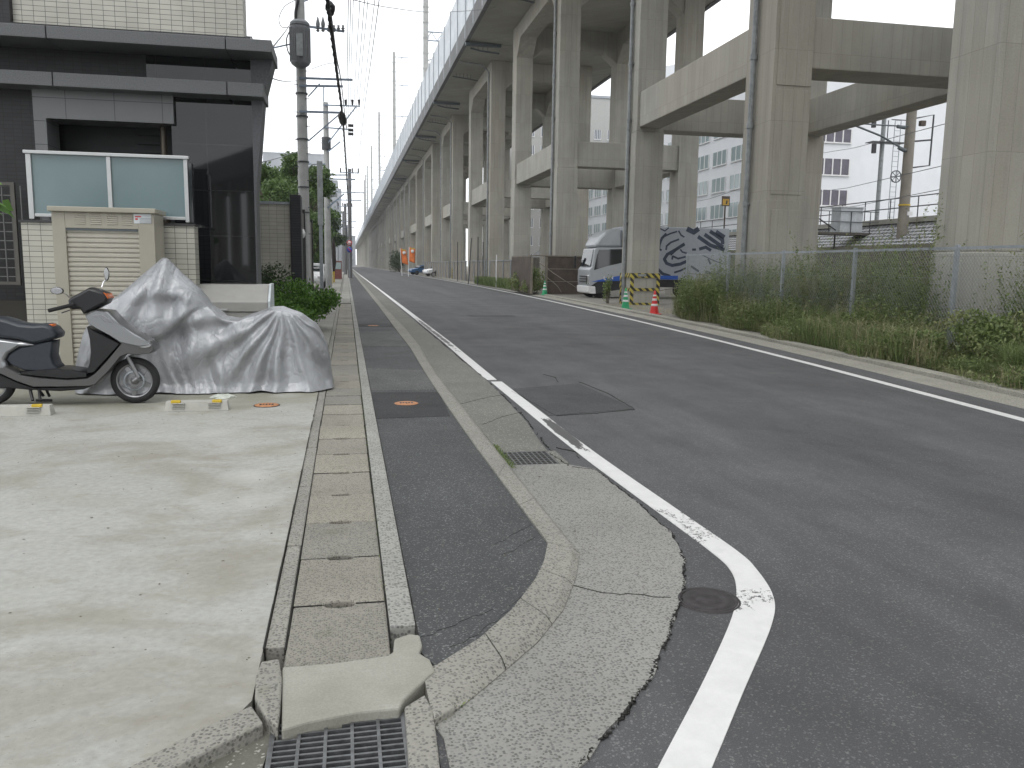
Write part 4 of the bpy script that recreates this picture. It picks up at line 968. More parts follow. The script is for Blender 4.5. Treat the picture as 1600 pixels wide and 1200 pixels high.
# ---------------------------------------------------------------- chain-link fence
FX = 10.38
t = thing('chain_link_fence', 'galvanised chain-link fence among the weeds along the right of the road', 'fence', (FX, 15, 0))
for y in (3.6, 6.65, 9.7, 12.75, 15.7, 18.6, 21.55, 24.4):
    m = M(); m.box(FX-.03, FX+.03, y-.04, y+.04, 0, 1.98); m.build('post', STEEL, t, world=True, bevel=.004)
m = M(); m.box(FX-.025, FX+.025, 3.6, 24.4, 1.90, 1.945); m.build('top_rail', STEEL, t, world=True)
m = M()
for z in (.35, .9, 1.4): m.tube([(FX-.035, 3.6, z), (FX-.035, 24.4, z)], .003, 4)
m.build('tension_wire', STEEL, t, world=True)
m = M(); pt = .075; zt, zb = 1.9, .05; hh = zt-zb; rr = .0022
y = 3.6-hh*.85
def seg(y0, z0, y1, z1, x):
    # clip to 3.6..24.4
    if y1 < y0: y0, z0, y1, z1 = y1, z1, y0, z0
    if y1 < 3.6 or y0 > 24.4: return
    if y0 < 3.6: z0 = z0+(z1-z0)*(3.6-y0)/(y1-y0); y0 = 3.6
    if y1 > 24.4: z1 = z0+(z1-z0)*(24.4-y0)/(y1-y0); y1 = 24.4
    m.tube([(x, y0, z0), (x, y1, z1)], rr, 3, caps=False)
while y < 24.4:
    seg(y, zb, y+hh*.85, zt, FX-.036); seg(y, zt, y+hh*.85, zb, FX-.042); y += pt
m.build('wire_mesh', simple('mesh_wire', (.38,.40,.40), .5, .4), t, world=True)
# short return of the fence at its far end
t2 = thing('gate_frame', 'narrow galvanised fence frame turning back at the far end of the fence', 'fence', (FX, 24.4, 0))
m = M(); x2, _z = AY(1075, 395, 26.8); m.box(x2-.03, x2+.03, 26.77, 26.83, 0, 1.98); m.hexa([(x2,26.76,1.90),(FX,24.44,1.90),(FX,24.49,1.90),(x2,26.84,1.90),(x2,26.76,1.95),(FX,24.44,1.95),(FX,24.49,1.95),(x2,26.84,1.95)]); m.build('frame', STEEL, t2, world=True)
m = M()
for q in range(60):
    for s_ in (0, 1):
        u0_, u1_ = q/60, min(1, q/60+.4)
        za, zb_ = (.1, 1.9) if s_ else (1.9, .1)
        if q/60+.4 > 1: zb_ = za+(zb_-za)*(1-q/60)/.4
        m.tube([(FX+(x2-FX)*u0_, 24.45+2.35*u0_, za), (FX+(x2-FX)*u1_, 24.45+2.35*u1_, zb_)], rr, 3, caps=False)
m.build('wire_mesh', simple('mesh_wire_b', (.30,.31,.31), .5, .4), t2, world=True)
# ---------------------------------------------------------------- weeds
def vkerb(y): return RX(y)+1.15
def weeds(N_, yr_, seed, hfun, front, back_, leafn, lsize):
    r = np.random.default_rng(seed); ys_ = r.uniform(yr_[0], yr_[1], N_); u_ = r.uniform(0, 1, N_)
    out = []
    Ps = []; Ds = []; Ws = []
    for y, u in zip(ys_, u_):
        x0 = front(y); x1 = back_(y); x = x0+(x1-x0)*u; h = hfun(x, y, r)
        if h < .08: continue
        lean = r.normal(0, .16, 2); tip = np.array([x+lean[0]*h, y+lean[1]*h, .05+h]); base = np.array([x, y, .04])
        Ps.append(base); Ds.append(tip-base); Ws.append(np.array([.004, .003, 0]))
        nL = int(leafn*(h/.9))+3
        tt = r.uniform(.12, 1.0, nL)
        pos = base+(tip-base)*tt[:, None]
        az = r.uniform(0, 6.283, nL); el = r.normal(.35, .45, nL); L_ = lsize*r.uniform(.5, 1.5, nL)*(1.25-.5*tt)
        D = np.stack([np.cos(az)*np.cos(el), np.sin(az)*np.cos(el), np.sin(el)], 1)*L_[:, None]
        Wd = np.stack([-np.sin(az), np.cos(az), r.normal(0, .5, nL)], 1)*(L_*r.uniform(.10, .24, nL))[:, None]
        Ps += list(pos); Ds += list(D); Ws += list(Wd)
    return quads(np.array(Ps), np.array(Ds), np.array(Ws))[0]
def patch(x, y): return .5+.5*math.sin(x*1.7+y*.9)*math.cos(y*.63+1.0)
def h1(x, y, r):
    e = x-(RX(y)+1.1)
    if x < FX: b = .30+.36*max(0, min(1, e/1.0))+(.55*max(0, min(1, (y-19.5)/2)))
    else: b = 1.75
    b *= .62+.6*patch(x, y)
    q_ = x/y
    if .795 < q_ < .905: b *= .42
    elif .66 < q_ < .78: b *= 1.15
    if 12.2 < y < 14.6 and x > 10.6: b *= .55
    return b*r.uniform(.45, 1.2)
wf = lambda y: RX(y)+1.12+.15*math.sin(y*1.9)+(.0 if y < 17 else .35)
struct(leafmesh('weeds', LWEED, [weeds(11000, (6, 24.3), 11, h1, wf, lambda y: 12.2, 30, .065), weeds(500, (7, 24.3), 12, lambda x, y, r: r.uniform(.9, 1.75), lambda y: FX-.1, lambda y: 11.0, 9, .05)]), 'stuff')
def blades(N_, yr_, seed, xr_, hm, w=.006):
    r = np.random.default_rng(seed); y = r.uniform(yr_[0], yr_[1], N_); x = np.array([xr_(a, r) for a in y])
    h = hm*r.uniform(.4, 1.3, N_); az = r.uniform(0, 6.283, N_); ln = r.uniform(.1, .8, N_)*h
    q_ = x/y; h = np.where((q_ > .795) & (q_ < .905), h*.4, h)
    P = np.stack([x, y, np.full(N_, .04)], 1); D1 = np.stack([np.cos(az)*ln*.4, np.sin(az)*ln*.4, h*.7], 1); D2 = np.stack([np.cos(az)*ln*.8, np.sin(az)*ln*.8, h*.15-ln*.1], 1)
    Wd = np.stack([-np.sin(az), np.cos(az), 0*az], 1)*w
    return np.concatenate([quads(P, D1, Wd)[0], quads(P+D1*.85, D2, Wd*.8)[0]])
clumps = [(8.35+.05, 9.2), (8.5, 10.9), (8.8, 12.2), (8.7, 11.6), (8.45, 8.2), (9.5, 17.0), (9.2, 14.0), (9.6, 19), (9.9, 22), (8.3, 7.2)]
def cx_(y, r):
    c = clumps[min(range(len(clumps)), key=lambda i: abs(clumps[i][1]-y))]; return c[0]+.25+abs(r.normal(0, .45))
struct(leafmesh('grass', LGRASS, [blades(18000, (6.5, 17), 5, cx_, .60), blades(9000, (7, 24), 8, lambda y, r: wf(y)+abs(r.normal(0, .6)), .34), blades(2600, (11.4, 15.5), 28, lambda y, r: RX(y)+1.15+abs(r.normal(0, .55)), .62), blades(9000, (7, 24), 18, lambda y, r: FX+r.uniform(-.6, 1.2), .75)]), 'stuff')
struct(leafmesh('dry_grass', LDRY, [blades(9000, (6.5, 24), 6, lambda y, r: wf(y)+abs(r.normal(0, .6)), .34, .004), blades(2600, (7, 24), 36, lambda y, r: FX+r.uniform(-.8, 1.4), 1.0, .005), blades(1100, (11, 15), 16, lambda y, r: RX(y)+1.25+abs(r.normal(0, .5)), .70, .005), blades(900, (24, 31), 61, lambda y, r: 10.5+r.normal(0, .4), .12, .004)]), 'stuff')
struct(leafmesh('far_grass', LGRASS, [blades(7000, (49, 66), 9, lambda y, r: 10.3+r.uniform(-.3, 1.0), .75, .02)]), 'stuff')
def shrub(name, label, cat, c, rx, ry, rz, n, ls, mat, base=0.0, group=None, seed=1, lumps=9, stems=5):
    t = thing(name, label, cat, c, group=group); r = np.random.default_rng(seed)
    L = [(r.normal(0, .38, 3)*np.array([1,1,.7])) for _ in range(lumps)]; vs = []
    per = n//lumps
    for l in L:
        rad = r.uniform(.35, .62); d = r.normal(0, 1, (per, 3)); d /= np.linalg.norm(d, axis=1)[:, None]; rr_ = rad*r.uniform(.45, 1.08, per)[:, None]
        P = (l*np.array([1,1,1])+d*rr_)*np.array([rx, ry, rz])+np.array([0, 0, base+rz])
        P = P[P[:, 2] > .03]; k_ = len(P); D = r.normal(0, 1, (k_, 3)); D[:, 2] += .2; D /= np.linalg.norm(D, axis=1)[:, None]; s_ = ls*r.uniform(.6, 1.4, k_)[:, None]
        Wd = np.cross(D, r.normal(0, 1, (k_, 3))); Wd /= np.linalg.norm(Wd, axis=1)[:, None]
        vs.append(quads(P, D*s_, Wd*s_*.28)[0])
    leafmesh('foliage', mat, vs, t)
    m = M()
    for i in range(stems):
        a = r.uniform(0, 6.28); m.tube([(.05*math.cos(a), .05*math.sin(a), 0), (rx*.4*math.cos(a), ry*.4*math.sin(a), base+rz*1.2)], [.03*rz+.004, .008], 5)
    m.build('stem', BARK, t); return t
shrub('azalea_bush', 'bright green azalea bush spilling onto the pavement beside the refuse box', 'bush', (-1.05, 19.5, .03), .75, 1.1, .55, 6500, .075, LAZA, seed=4)
shrub('azalea_bush', 'bright green azalea bush just behind the refuse box', 'bush', (-1.35, 17.2, .03), .62, .8, .5, 5000, .07, LAZA, seed=5)
shrub('dark_bush', 'dark green bush against the boundary wall', 'bush', (-2.15, 21.5, .03), .8, 1.2, .72, 5200, .08, LDARK, seed=6)
shrub('roadside_bush', 'dark leafy weed clump at the foot of the fence at the right edge', 'bush', (10.15, 10.9, .03), .75, 1.2, .50, 5200, .07, LWEED, seed=31)
shrub('roadside_bush', 'dense green weed clump behind the fence between the two nearest columns', 'bush', (11.3, 17.6, .03), .9, 1.5, .72, 5600, .07, LTREE, seed=32)
shrub('roadside_bush', 'tall olive weed clump at the far end of the chain-link fence', 'bush', (10.1, 23.2, .03), .8, 1.1, .62, 5600, .06, LWEED, seed=33)
shrub('roadside_bush', 'bright green grass-like clump spilling to the kerb in front of the nearest column', 'bush', (9.0, 12.0, .0), .45, .9, .28, 3600, .08, LGRASS, seed=34)
shrub('roadside_bush', 'leafy green weed clump pushing through the fence left of the nearest column', 'bush', (10.75, 14.9, .03), .5, .9, .62, 4200, .065, LGRASS, seed=35)
shrub('roadside_bush', 'brownish green bush in front of the brown boarding', 'bush', (10.15, 46.6, .05), 1.15, 1.3, .95, 5200, .11, LWEED, seed=7)
shrub('roadside_bush', 'low olive bush beside the brown boarding', 'bush', (9.95, 43.9, .05), .8, .8, .45, 2200, .09, LWEED, seed=8)
shrub('tall_weed', 'single bright green weed beside the drainpipe of the striped column', 'weed', (10.45, 32.6, .05), .25, .25, .55, 900, .07, LGRASS, seed=9)
shrub('roadside_bush', 'dark green bush far up the road against the viaduct', 'bush', (10.2, 165, 0), 2.2, 6, 2.6, 2500, .3, LDARK, seed=10)
m = M(); c0 = AY(-12, 310, 7.0)
t = thing('leafy_sprig', 'leafy green sprig hanging into view at the left edge', 'plant', (c0[0], 7.0, c0[1]))
M().tube([(-.45,0,.28),(-.2,0,.15),(0,0,.02),(.03,.0,-.1)], [.008,.006,.004,.003], 6).build('stem', BARK, t)
r = np.random.default_rng(2); Pp = np.stack([r.uniform(-.3, .06, 34), r.normal(0, .05, 34), r.uniform(-.14, .16, 34)], 1); D = np.stack([r.uniform(.02, .08, 34), r.normal(0,.03,34), r.uniform(-.08, -.01, 34)], 1)
leafmesh('leaves', LAZA, [quads(Pp, D*1.2, np.cross(D, r.normal(0,1,(34,3)))*.35)[0]], t)
# ---------------------------------------------------------------- truck
YT_ = 38.0
t = thing('box_truck', 'silver box truck with blue stripe and dark drawings on its side, parked under the viaduct', 'truck', (10.75, YT_, .05), 0)
def T(px, py): a = AY(px, py, YT_); return (a[0]-10.75, a[1]-.05)
cabp = [T(*p) for p in [(902,458),(900,440),(901,420),(907,416),(916,388),(930,386.5),(966,386.5),(966,438),(950,436),(942,437),(930,445),(922,458)]]
M().puffy(cabp, 0, .0) if False else None
CW = 2.0
def side(m_, pts, y0, y1): m_.prismy(pts, y0, y1); return m_
TS = simple('truck_silver', (.42,.44,.46), .35, .4, .05); TB = N('truck_blue', (.02,.10,.45), .35).m; TW = simple('truck_box_side', (.36,.385,.42), .45, .1, .05); TD = simple('truck_drawing_blue', (.035,.05,.085), .5, var=.35, scale=3)
side(M(), [T(*p) for p in [(921,449),(920,436),(921,421),(924.5,417),(930,388),(936,386.5),(974,386.5),(974,437),(935,440)]], 0, CW).build('cab', TS, t, bevel=.05)
side(M(), [T(*p) for p in [(924,441),(974,437),(974,452),(945,456),(934,460),(926,458)]], .02, CW-.02).build('cab_step', BLACK, t, bevel=.02)
side(M(), [T(*p) for p in [(919.5,457),(919,447),(930,447.5),(931,459),(922,459)]], -.02, CW+.02).build('bumper', WHITE, t, bevel=.03)
side(M(), [T(*p) for p in [(923,440.5),(950,434),(974,430),(974,438.5)]], -.012, .02).build('stripe', TB, t)
side(M(), [T(*p) for p in [(928,422),(933,398),(936,390.5),(957,389.5),(974,389),(974,410),(950,415.5)]], -.010, .03).build('side_window', GLASSD, t)
m = M(); a, b = T(924.3,416), T(930,389.5); m.hexa([(a[0]-.03,.15,a[1]),(a[0]+.03,.15,a[1]),(a[0]+.03,CW-.15,a[1]),(a[0]-.03,CW-.15,a[1]),(b[0]-.03,.2,b[1]),(b[0]+.03,.2,b[1]),(b[0]+.03,CW-.2,b[1]),(b[0]-.03,CW-.2,b[1])]); m.build('windscreen', GLASSD, t)
m = M(); m.prismy([T(*p) for p in [(930,386.3),(932,379),(938,370),(947,362),(957,358),(966,356.6),(974,356.2),(974,386.3)]], .12, CW-.12); m.build('wind_deflector', TS, t, bevel=.12)
m = M(); m.box(T(920,432)[0]-.035, T(925,432)[0], .03, .36, T(920,445)[1], T(920,430)[1]); m.build('headlight', CHROME, t, bevel=.04)
m = M()
fx_ = T(920.5,432)[0]
for q in range(3): m.box(fx_-.03, fx_+.03, .45, CW-.45, .75+q*.12, .80+q*.12)
m.build('grille', BLACK, t)
m = M(); m.tube([(fx_+.15,1.9,1.7),(fx_-.1,2.15,1.9)], .02, 6); m.build('mirror_arm', BLACK, t); M().box(fx_-.16,fx_-.06,2.08,2.26,1.4,2.0).build('mirror', BLACK, t, bevel=.03)
bx0, bx1 = T(976, 400)[0], T(1137, 400)[0]; bz0, bz1 = T(1021, 437)[1], T(1021, 354.4)[1]
M().box(bx0, bx1, -.06, CW+.1, bz0, bz1).build('cargo_box', TW, t, bevel=.03)
M().box(bx0+.02, T(1060,400)[0], -.068, -.061, bz0+.02, bz0+.20).build('stripe', TB, t)
M().box(bx0, bx1-.1, .1, CW-.1, .55, bz0-.003).build('chassis', BLACK, t)
def decal(pl, w):
    m_ = M(); R_ = [Vector(p) for p in pl]
    for i in range(len(R_)-1):
        a, b = R_[i], R_[i+1]; d_ = (b-a).normalized(); n_ = Vector((-d_.y, d_.x))*w/2; a = a-d_*w*.2; b = b+d_*w*.2
        m_.prismy([(p.x, p.y) for p in (a-n_, b-n_, b+n_, a+n_)], -.066+i*.00004, -.0605)
    return m_
def Q(x, y): return T(860+x/5.333, 300+y/5.333)     # from enlarged view of the box side
dm = M()
def addd(pl, w):
    k_ = decal([Q(*p) for p in pl], w*1.5); dm.add(k_.v, k_.f)
addd([(1065,395),(1000,420),(965,450),(960,480)], .06); addd([(1110,435),(1040,480),(970,520),(945,560),(965,595),(1010,612),(1080,600),(1125,580)], .10); addd([(1080,480),(1095,500),(1130,510)], .05)
addd([(1120,540),(1060,555),(1015,535),(1010,560)], .06); addd([(1000,525),(1060,470),(1110,445)], .05)
addd([(960,350),(925,385),(905,440),(900,475)], .08); addd([(870,455),(920,485)], .06); addd([(935,375),(1000,345),(1050,330)], .05); addd([(1065,325),(1085,360),(1110,375)], .05)
addd([(900,300),(950,325),(980,300)], .04); addd([(890,640),(930,680),(990,700)], .09); addd([(1140,310),(1190,335),(1225,310)], .16)
for dx, dy in ((0,0),(55,-18),(100,-45)):
    addd([(1230+dx,375+dy),(1330+dx,445+dy),(1440,480+dy*1.0)] if dx == 0 else [(1230+dx,375+dy),(1330+dx,445+dy),(1430,475+dy)], .12)
addd([(1380,335),(1440,375)], .14); addd([(1240,475),(1290,460),(1330,485)], .10); addd([(1030,670),(1080,655),(1120,635)], .06); addd([(1180,480),(1205,480)], .07)
addd([(1170,620),(1230,660)], .07); addd([(1310,560),(1330,600)], .06); addd([(1290,665),(1360,690),(1430,640)], .08); addd([(1250,520),(1330,560),(1430,600)], .03)
dm.build('side_drawing', TD, t)
m = M(); a, b = T(960,433), T(972,431)
def letter(m_, strokes, ox, oz, s_, y0=-.022, y1=-.0125):
    for (x0, z0, x1, z1) in strokes:
        p, q = Vector((ox+x0*s_, oz+z0*s_)), Vector((ox+x1*s_, oz+z1*s_)); d_ = (q-p).normalized(); n_ = Vector((-d_.y, d_.x))*s_*.10
        m_.prismy([(v.x, v.y) for v in (p-n_, q-n_, q+n_, p+n_)], y0, y1)
LS = {'L': [(0,1,0,0),(0,0,.6,0)], 'A': [(0,0,.35,1),(.35,1,.7,0),(.15,.35,.55,.35)], 'N': [(0,0,0,1),(0,1,.6,0),(.6,0,.6,1)]}
lx, lz = T(943, 436.5)
for i, ch in enumerate('LAN'): letter(m, LS[ch], lx+i*.17+.02, lz+i*.008, .15)
m.build('side_lettering', WHITE, t)
for (px_, nm_) in ((938, 'f'), (1085, 'r')):
    cx = T(px_, 452)[0]; cz = .40
    for yy in (.12, CW-.3):
        m = M(); m.lathe([(.001,-.0),(.2,.01),(.22,.04),(.36,.03),(.40,.06),(.40,.2),(.36,.22),(.001,.22)], (cx, yy-.08, cz), 24, 'y'); m.build('wheel', RUB, t)
# brown boarding and rails under the viaduct
t = thing('boarded_enclosure', 'dark brown boarded enclosure around the foot of a viaduct column', 'boarding', (11, 44, 0))
m = M(); x0_, x1_ = AY(826,430,42.8)[0], AY(906,430,42.8)[0]
for q in range(3):
    m.box(x0_+.9, x1_+.6, 42.8-q*.01, 42.86, .08+q*.66, .72+q*.66)
m.build('front_boards', BROWN, t, world=True)
m = M(); m.box(x0_+.1, x0_+.16, 42.9, 48, .08, 2.02); m.build('side_boards', BROWN, t, world=True)
m = M(); m.box(x0_+.05, x1_+.6, 42.74, 42.9, 2.03, 2.09); m.box(x0_+.1, x0_+.18, 42.9, 48, 2.03, 2.09)
for xx in (x0_+.1, x0_+.9): m.box(xx, xx+.1, 42.7, 42.8, .05, 2.0)
m.build('frame', BOARD2, t, world=True)
lb = ['grey-brown boarded fence between the columns behind the tall grass', 'grey-brown boarded fence between columns beyond the wire posts', 'farther grey-brown boarding beside the banners', 'farthest grey-brown boarding along the viaduct foot']
for i, (a, b) in enumerate(((49.5, 63.5), (66, 74.5), (77, 87), (90, 120))):
    t = thing('boarding_fence', lb[i], 'boarding', (10.95, a, 0), group='boarding along the viaduct foot')
    M().box(10.9, 10.96, a, b, .05, 1.85).build('boards', BOARD2, t, world=True)
    M().box(10.86, 10.99, a, b, 1.85, 1.92).build('rail', PIPE, t, world=True)
    yy = a
    while yy < b: M().box(10.80, 10.87, yy, yy+.08, 0, 1.9).build('post', STEEL, t, world=True); yy += 2.8
k_ = 0
pls = ['slanting rusty iron stake standing beside the tall grass', 'straight thin iron stake beside the slanting one', 'thin iron stake next to the boarding', 'thin iron stake beside the far column', 'pale wooden stake by the kerb near the brownish bush', 'pale steel stake left of the dark boarding']
for (px_, pb, pt_, y, mt) in ((737,440,372,64,STEELD),(747,440,370,63,STEELD),(755,437,378,66,STEELD),(715,432,378,78,STEELD),(776,447,398,56,WHITE),(823,452,396,49,STEEL)):
    x, z = AY(px_, pt_, y); o = M().tube([(x-(.25 if k_ == 0 else 0), y, .05), (x, y, z)], .04, 6).build('stake', mt); tag(o, pls[k_], 'stake'); k_ += 1
# rope lines
def rope(label, pts, r_=.012, mat=BOARD2, name='rope'):
    o = M().tube(catmull(pts, 8), r_, 5).build(name, mat); tag(o, label, name); return o
rope('slack rope running from the striped column down into the weeds', [(12.1,31.2,.62),(12.7,28.6,.95),(12.9,27.0,1.2),(x2,26.8,1.35)], .015)
rope('rope stay slanting from the boarding post to the ground', [(9.9,42.7,1.7),(10.9,41.8,.9),(12.3,41.6,.1)], .02)
rope('second rope stay crossing the brown boarding low down', [(9.95,42.7,1.2),(10.7,42.3,.6),(11.0,42.2,.2)], .02)
# nobori banners, parked things beyond
def nobori(label, px, py0, py1, y, lean):
    x, zt = AY(px, py0, y); _, zb = AY(px, py1, y); t = thing('banner_flag', label, 'banner', (x, y, 0), group='orange shop banners')
    M().tube([(0,0,0),(lean,0,zt)], .04, 6).build('pole', WHITE, t)
    m = M(); n_ = 10; w = .78; vs = []
    for i in range(n_+1):
        for k__ in range(5): u = i/n_; v = k__/4; vs.append((lean*u+.05+v*w, .12*math.sin(v*5+u*4), zb+(zt-zb)*u-.25*v))
    m.add(vs, [(i*5+q, i*5+q+1, (i+1)*5+q+1, (i+1)*5+q) for i in range(n_) for q in range(4)], True)
    b = m.build('cloth', simple('banner_orange', (.75,.20,.05), .7, var=.15, scale=2), t); s_ = b.modifiers.new('solid', 'SOLIDIFY'); s_.thickness = .02
    m = M(); m.lathe([(.001,0),(.22,0),(.22,.03),(.001,.03)], (lean*.7+.45, -.20, zb+(zt-zb)*.70), 16, 'y'); m.build('emblem', WHITE, t)
    m = M(); m.box(lean*.9+.15, lean*.9+.7, -.18, -.14, zb+(zt-zb)*.86, zb+(zt-zb)*.93); m.build('yellow_mark', YELP, t)
nobori('orange banner flag leaning left, the nearer of two', 628, 388, 411, 112, -.25)
nobori('orange banner flag standing right of the leaning one', 638, 386, 408, 108, .1)
def car(label, loc, rotz, paint, name='parked_car', group='parked cars'):
    t = thing(name, label, 'car', loc, rotz, group)
    body = [(-2.1,.35),(-2.15,.6),(-2.05,.85),(-1.1,.98),(-.55,1.42),(.9,1.46),(1.6,1.0),(2.05,.92),(2.12,.6),(2.05,.32)]
    M().puffy(body, .80, .10).build('body', paint, t)
    M().puffy([(-.95,1.0),(-.5,1.36),(.85,1.40),(1.4,1.02)], .805, .05).build('side_windows', GLASSD, t)
    M().puffy([(-1.12,1.0),(-.6,1.40),(-.56,1.38),(-1.05,.98)], .68, .0).build('windscreen', GLASSD, t)
    for x in (-1.3, 1.3):
        for y_ in (-.72, .72): m = M(); m.lathe([(.001,-.1),(.2,-.1),(.3,-.09),(.32,0),(.3,.09),(.2,.1),(.001,.1)], (x, y_, .32), 20, 'y'); m.build('wheel', RUB, t)
    for y_ in (-.6, .6): M().box(-2.16,-2.05,y_-.15,y_+.15,.62,.76).build('headlight', CHROME, t, bevel=.03)
    return t
WP = N('white_car_paint', (.75,.76,.77), .25).m; BP = N('blue_car_paint', (.03,.10,.22), .3).m
c1 = car('white car parked left of the pavement behind the boundary wall', (-2.05, 50.0, .05), PI/2, WP)
c2 = car('white car parked by the viaduct beside the orange banners', (11.9, 108.5, .05), .4, WP)
c3 = car('blue car with pale cover parked beyond the banners', (10.9, 121, .05), .3, BP)
# small motorcycle near banners (dark)
t = thing('parked_motorcycle', 'small dark motorcycle parked beside the white car near the banners', 'motorcycle', (11.2, 103.5, .05), .3)
wheel('a', -.65, .3, .1, t); wheel('b', .65, .3, .1, t); M().puffy([(-.6,.5),(-.4,.85),(0,.8),(.5,.95),(.7,.6),(.2,.35),(-.3,.35)], .18, .05).build('body', BLACK, t); M().tube([(.55,-.3,1.15),(.45,0,1.1),(.55,.3,1.15)], .03, 6).build('handlebar', BLACK, t)
#BACK
# ---------------------------------------------------------------- railway embankment and yard behind the viaduct
m = M(); m.prismx([(33,-.2),(33,2.6),(150,2.6),(150,-.2)], 26.0, 26.4) ; m.v = m.v
struct_ = None
EM = thing('retaining_wall', 'stained concrete retaining wall along the railway behind the viaduct', 'wall', (26, 40, 0))
M().box(26.0, 26.45, 18, 170, -.2, 2.62).build('wall_face', concrete('retaining_concrete', (.17,.15,.12), (.09,.08,.065), .6, bump=.4), EM, world=True)
M().box(25.9, 26.5, 18, 170, 2.622, 2.78).build('coping', concrete('coping_concrete', (.26,.24,.20), (.14,.13,.11), .6), EM, world=True)
def gridm():
    n = N('block_grid', (.30,.31,.33), .8); X = n.xyz(); uv = n.comb(X[1], n.math('MULTIPLY', X[2], 1.0)); br = n.node('ShaderNodeTexBrick'); br.offset = .5; n.L(uv, br.inputs['Vector'])
    br.inputs['Scale'].default_value = 1; br.inputs['Brick Width'].default_value = .34; br.inputs['Row Height'].default_value = .17; br.inputs['Mortar Size'].default_value = .028
    br.inputs['Color1'].default_value = (.06,.065,.07,1); br.inputs['Color2'].default_value = (.12,.12,.12,1); br.inputs['Mortar'].default_value = (.42,.43,.45,1); n.color(br.outputs[0]); n.bump(br.outputs['Fac'], .6, .03); return n.m
M().prismy([(26.5,1.0),(26.55,2.8),(28.3,4.0),(34,4.0),(34,1.0)], 18, 170).build('block_slope', gridm(), EM, world=True)
M().box(28.1, 28.5, 18, 170, 4.0, 4.25).build('track_kerb', CONCL, EM, world=True)
t = thing('safety_railing', 'thin grey steel railing along the top of the railway embankment', 'railing', (28.3, 40, 4.2))
m = M()
for z in (.55, 1.05): m.tube([(28.3, 18, 4.25+z), (28.3, 150, 4.25+z)], .03, 5)
m.build('rail', STEELD, t, world=True)
yy = 18
while yy < 150: M().tube([(28.3, yy, 4.2), (28.3, yy, 5.3)], .03, 5).build('post', STEELD, t, world=True); yy += 2.2
# signal cabinet on a platform
xc, yc = 25.0, 37.2
t = thing('signal_cabinet', 'pale grey equipment cabinet on a small steel platform beside the railway', 'cabinet', (26.2, 40.4, 3.3))
cx, cy = 26.2, 40.6
xs0, zs0 = AY(1312, 363, cy); xs1, _ = AY(1347, 363, cy); _, zs1 = AY(1312, 324, cy)
M().box(xs0, xs1, cy, cy+.9, zs0, zs1).build('cabinet', simple('cabinet_grey', (.50,.53,.56), .5), t, world=True, bevel=.02)
M().box(xs0-.05, xs1+.05, cy-.05, cy+.95, zs1, zs1+.06).build('roof', simple('cabinet_roof', (.6,.62,.64), .5), t, world=True)
pf = M(); pf.box(xs0-1.6, xs1+1.0, cy-.1, cy+1.2, zs0-.12, zs0-.002); pf.build('platform', simple('rusty_platform', (.10,.09,.08), .7), t, world=True)
m = M()
for xx in (xs0-1.4, xs0-.2, xs1): m.tube([(xx, cy+.1, zs0-.1), (xx+.5, cy+.9, zs0-1.3)], .05, 5)
for xx in (xs0-1.55, xs0-.7, xs0+.6, xs1+.4): m.tube([(xx, cy-.05, zs0), (xx, cy-.05, zs0+1.1)], .025, 5)
for z in (.55, 1.1): m.tube([(xs0-1.55, cy-.05, zs0+z), (xs1+.9, cy-.05, zs0+z)], .022, 5)
m.tube([(xs0-1.7, cy-.1, zs0+.9), (xs0-.3, cy-.1, zs0+.1)], .04, 5)
m.build('platform_rail', STEELD, t, world=True)
# railway masts
yk_ = 37.5
x, z = AY(1408, 385, yk_)
t = thing('railway_mast', 'thick round concrete mast with rectangular steel bracket beside the railway', 'mast', (x, yk_, 0))
xt, zt = AY(1424, 160, yk_); 
m = M(); m.tube([(0,0,2.0), (0,0,12.5)], [.27,.22], 14); m.build('mast_post', simple('mast_brownish', (.24,.22,.19), .8, var=.15, scale=2), t)
def W2(px, py, y=yk_): a = AY(px, py, y); return (a[0]-x, -.1, a[1])
m = M(); m.tube([W2(1420,187), W2(1457,180), W2(1450,259), W2(1417,263)], .045, 5); m.tube([W2(1416,222), W2(1453,219)], .045, 5); m.build('bracket', STEELD, t)
M().box(W2(1436,185)[0], W2(1443,190)[0], -.2, 0, W2(1433,197)[2], W2(1433,189)[2]).build('insulator_box', BROWN, t)
m = M(); m.tube([W2(1417,238), W2(1375,213), W2(1330,195)], .05, 6); m.tube([W2(1417,198), W2(1375,196), W2(1320,192)], .035, 6); m.tube([W2(1412,200), W2(1400,198)], .09, 6); m.tube([W2(1412,236), W2(1402,231)], .10, 6); m.build('cantilever', PIPED, t)
M().box(W2(1412,332)[0], W2(1420,332)[0], -.30, -.22, W2(1412,337)[2], W2(1412,331)[2]).build('number_plate', WHITE, t)
M().tube([(0,0,W2(1412,321)[2]-.02), (0,0,W2(1412,321)[2]+.05)], .29, 14).build('yellow_band', YELP, t)
yk2 = 46
x, z = AY(1370, 340, yk2)
t = thing('signal_mast', 'slim grey signal mast with small platform behind the thick railway mast', 'mast', (x, yk2, 0))
m = M(); m.tube([(0,0,3.6), (0,0,12.0)], .13, 8); m.build('mast_post', PIPE, t)
m = M(); m.box(-.9, 1.4, -.4, .4, AY(1370,222,yk2)[1]-.04, AY(1370,222,yk2)[1]); m.tube([(.3,0,AY(1370,222,yk2)[1]),(.3,0,AY(1370,187,yk2)[1])], .03, 5); m.tube([(1.3,-.3,AY(1370,222,yk2)[1]),(1.3,-.3,AY(1370,187,yk2)[1])], .03, 5); m.tube([(.3,-.3,AY(1370,187,yk2)[1]),(1.3,-.3,AY(1370,187,yk2)[1])], .03, 5); m.build('platform', STEELD, t)
m = M()
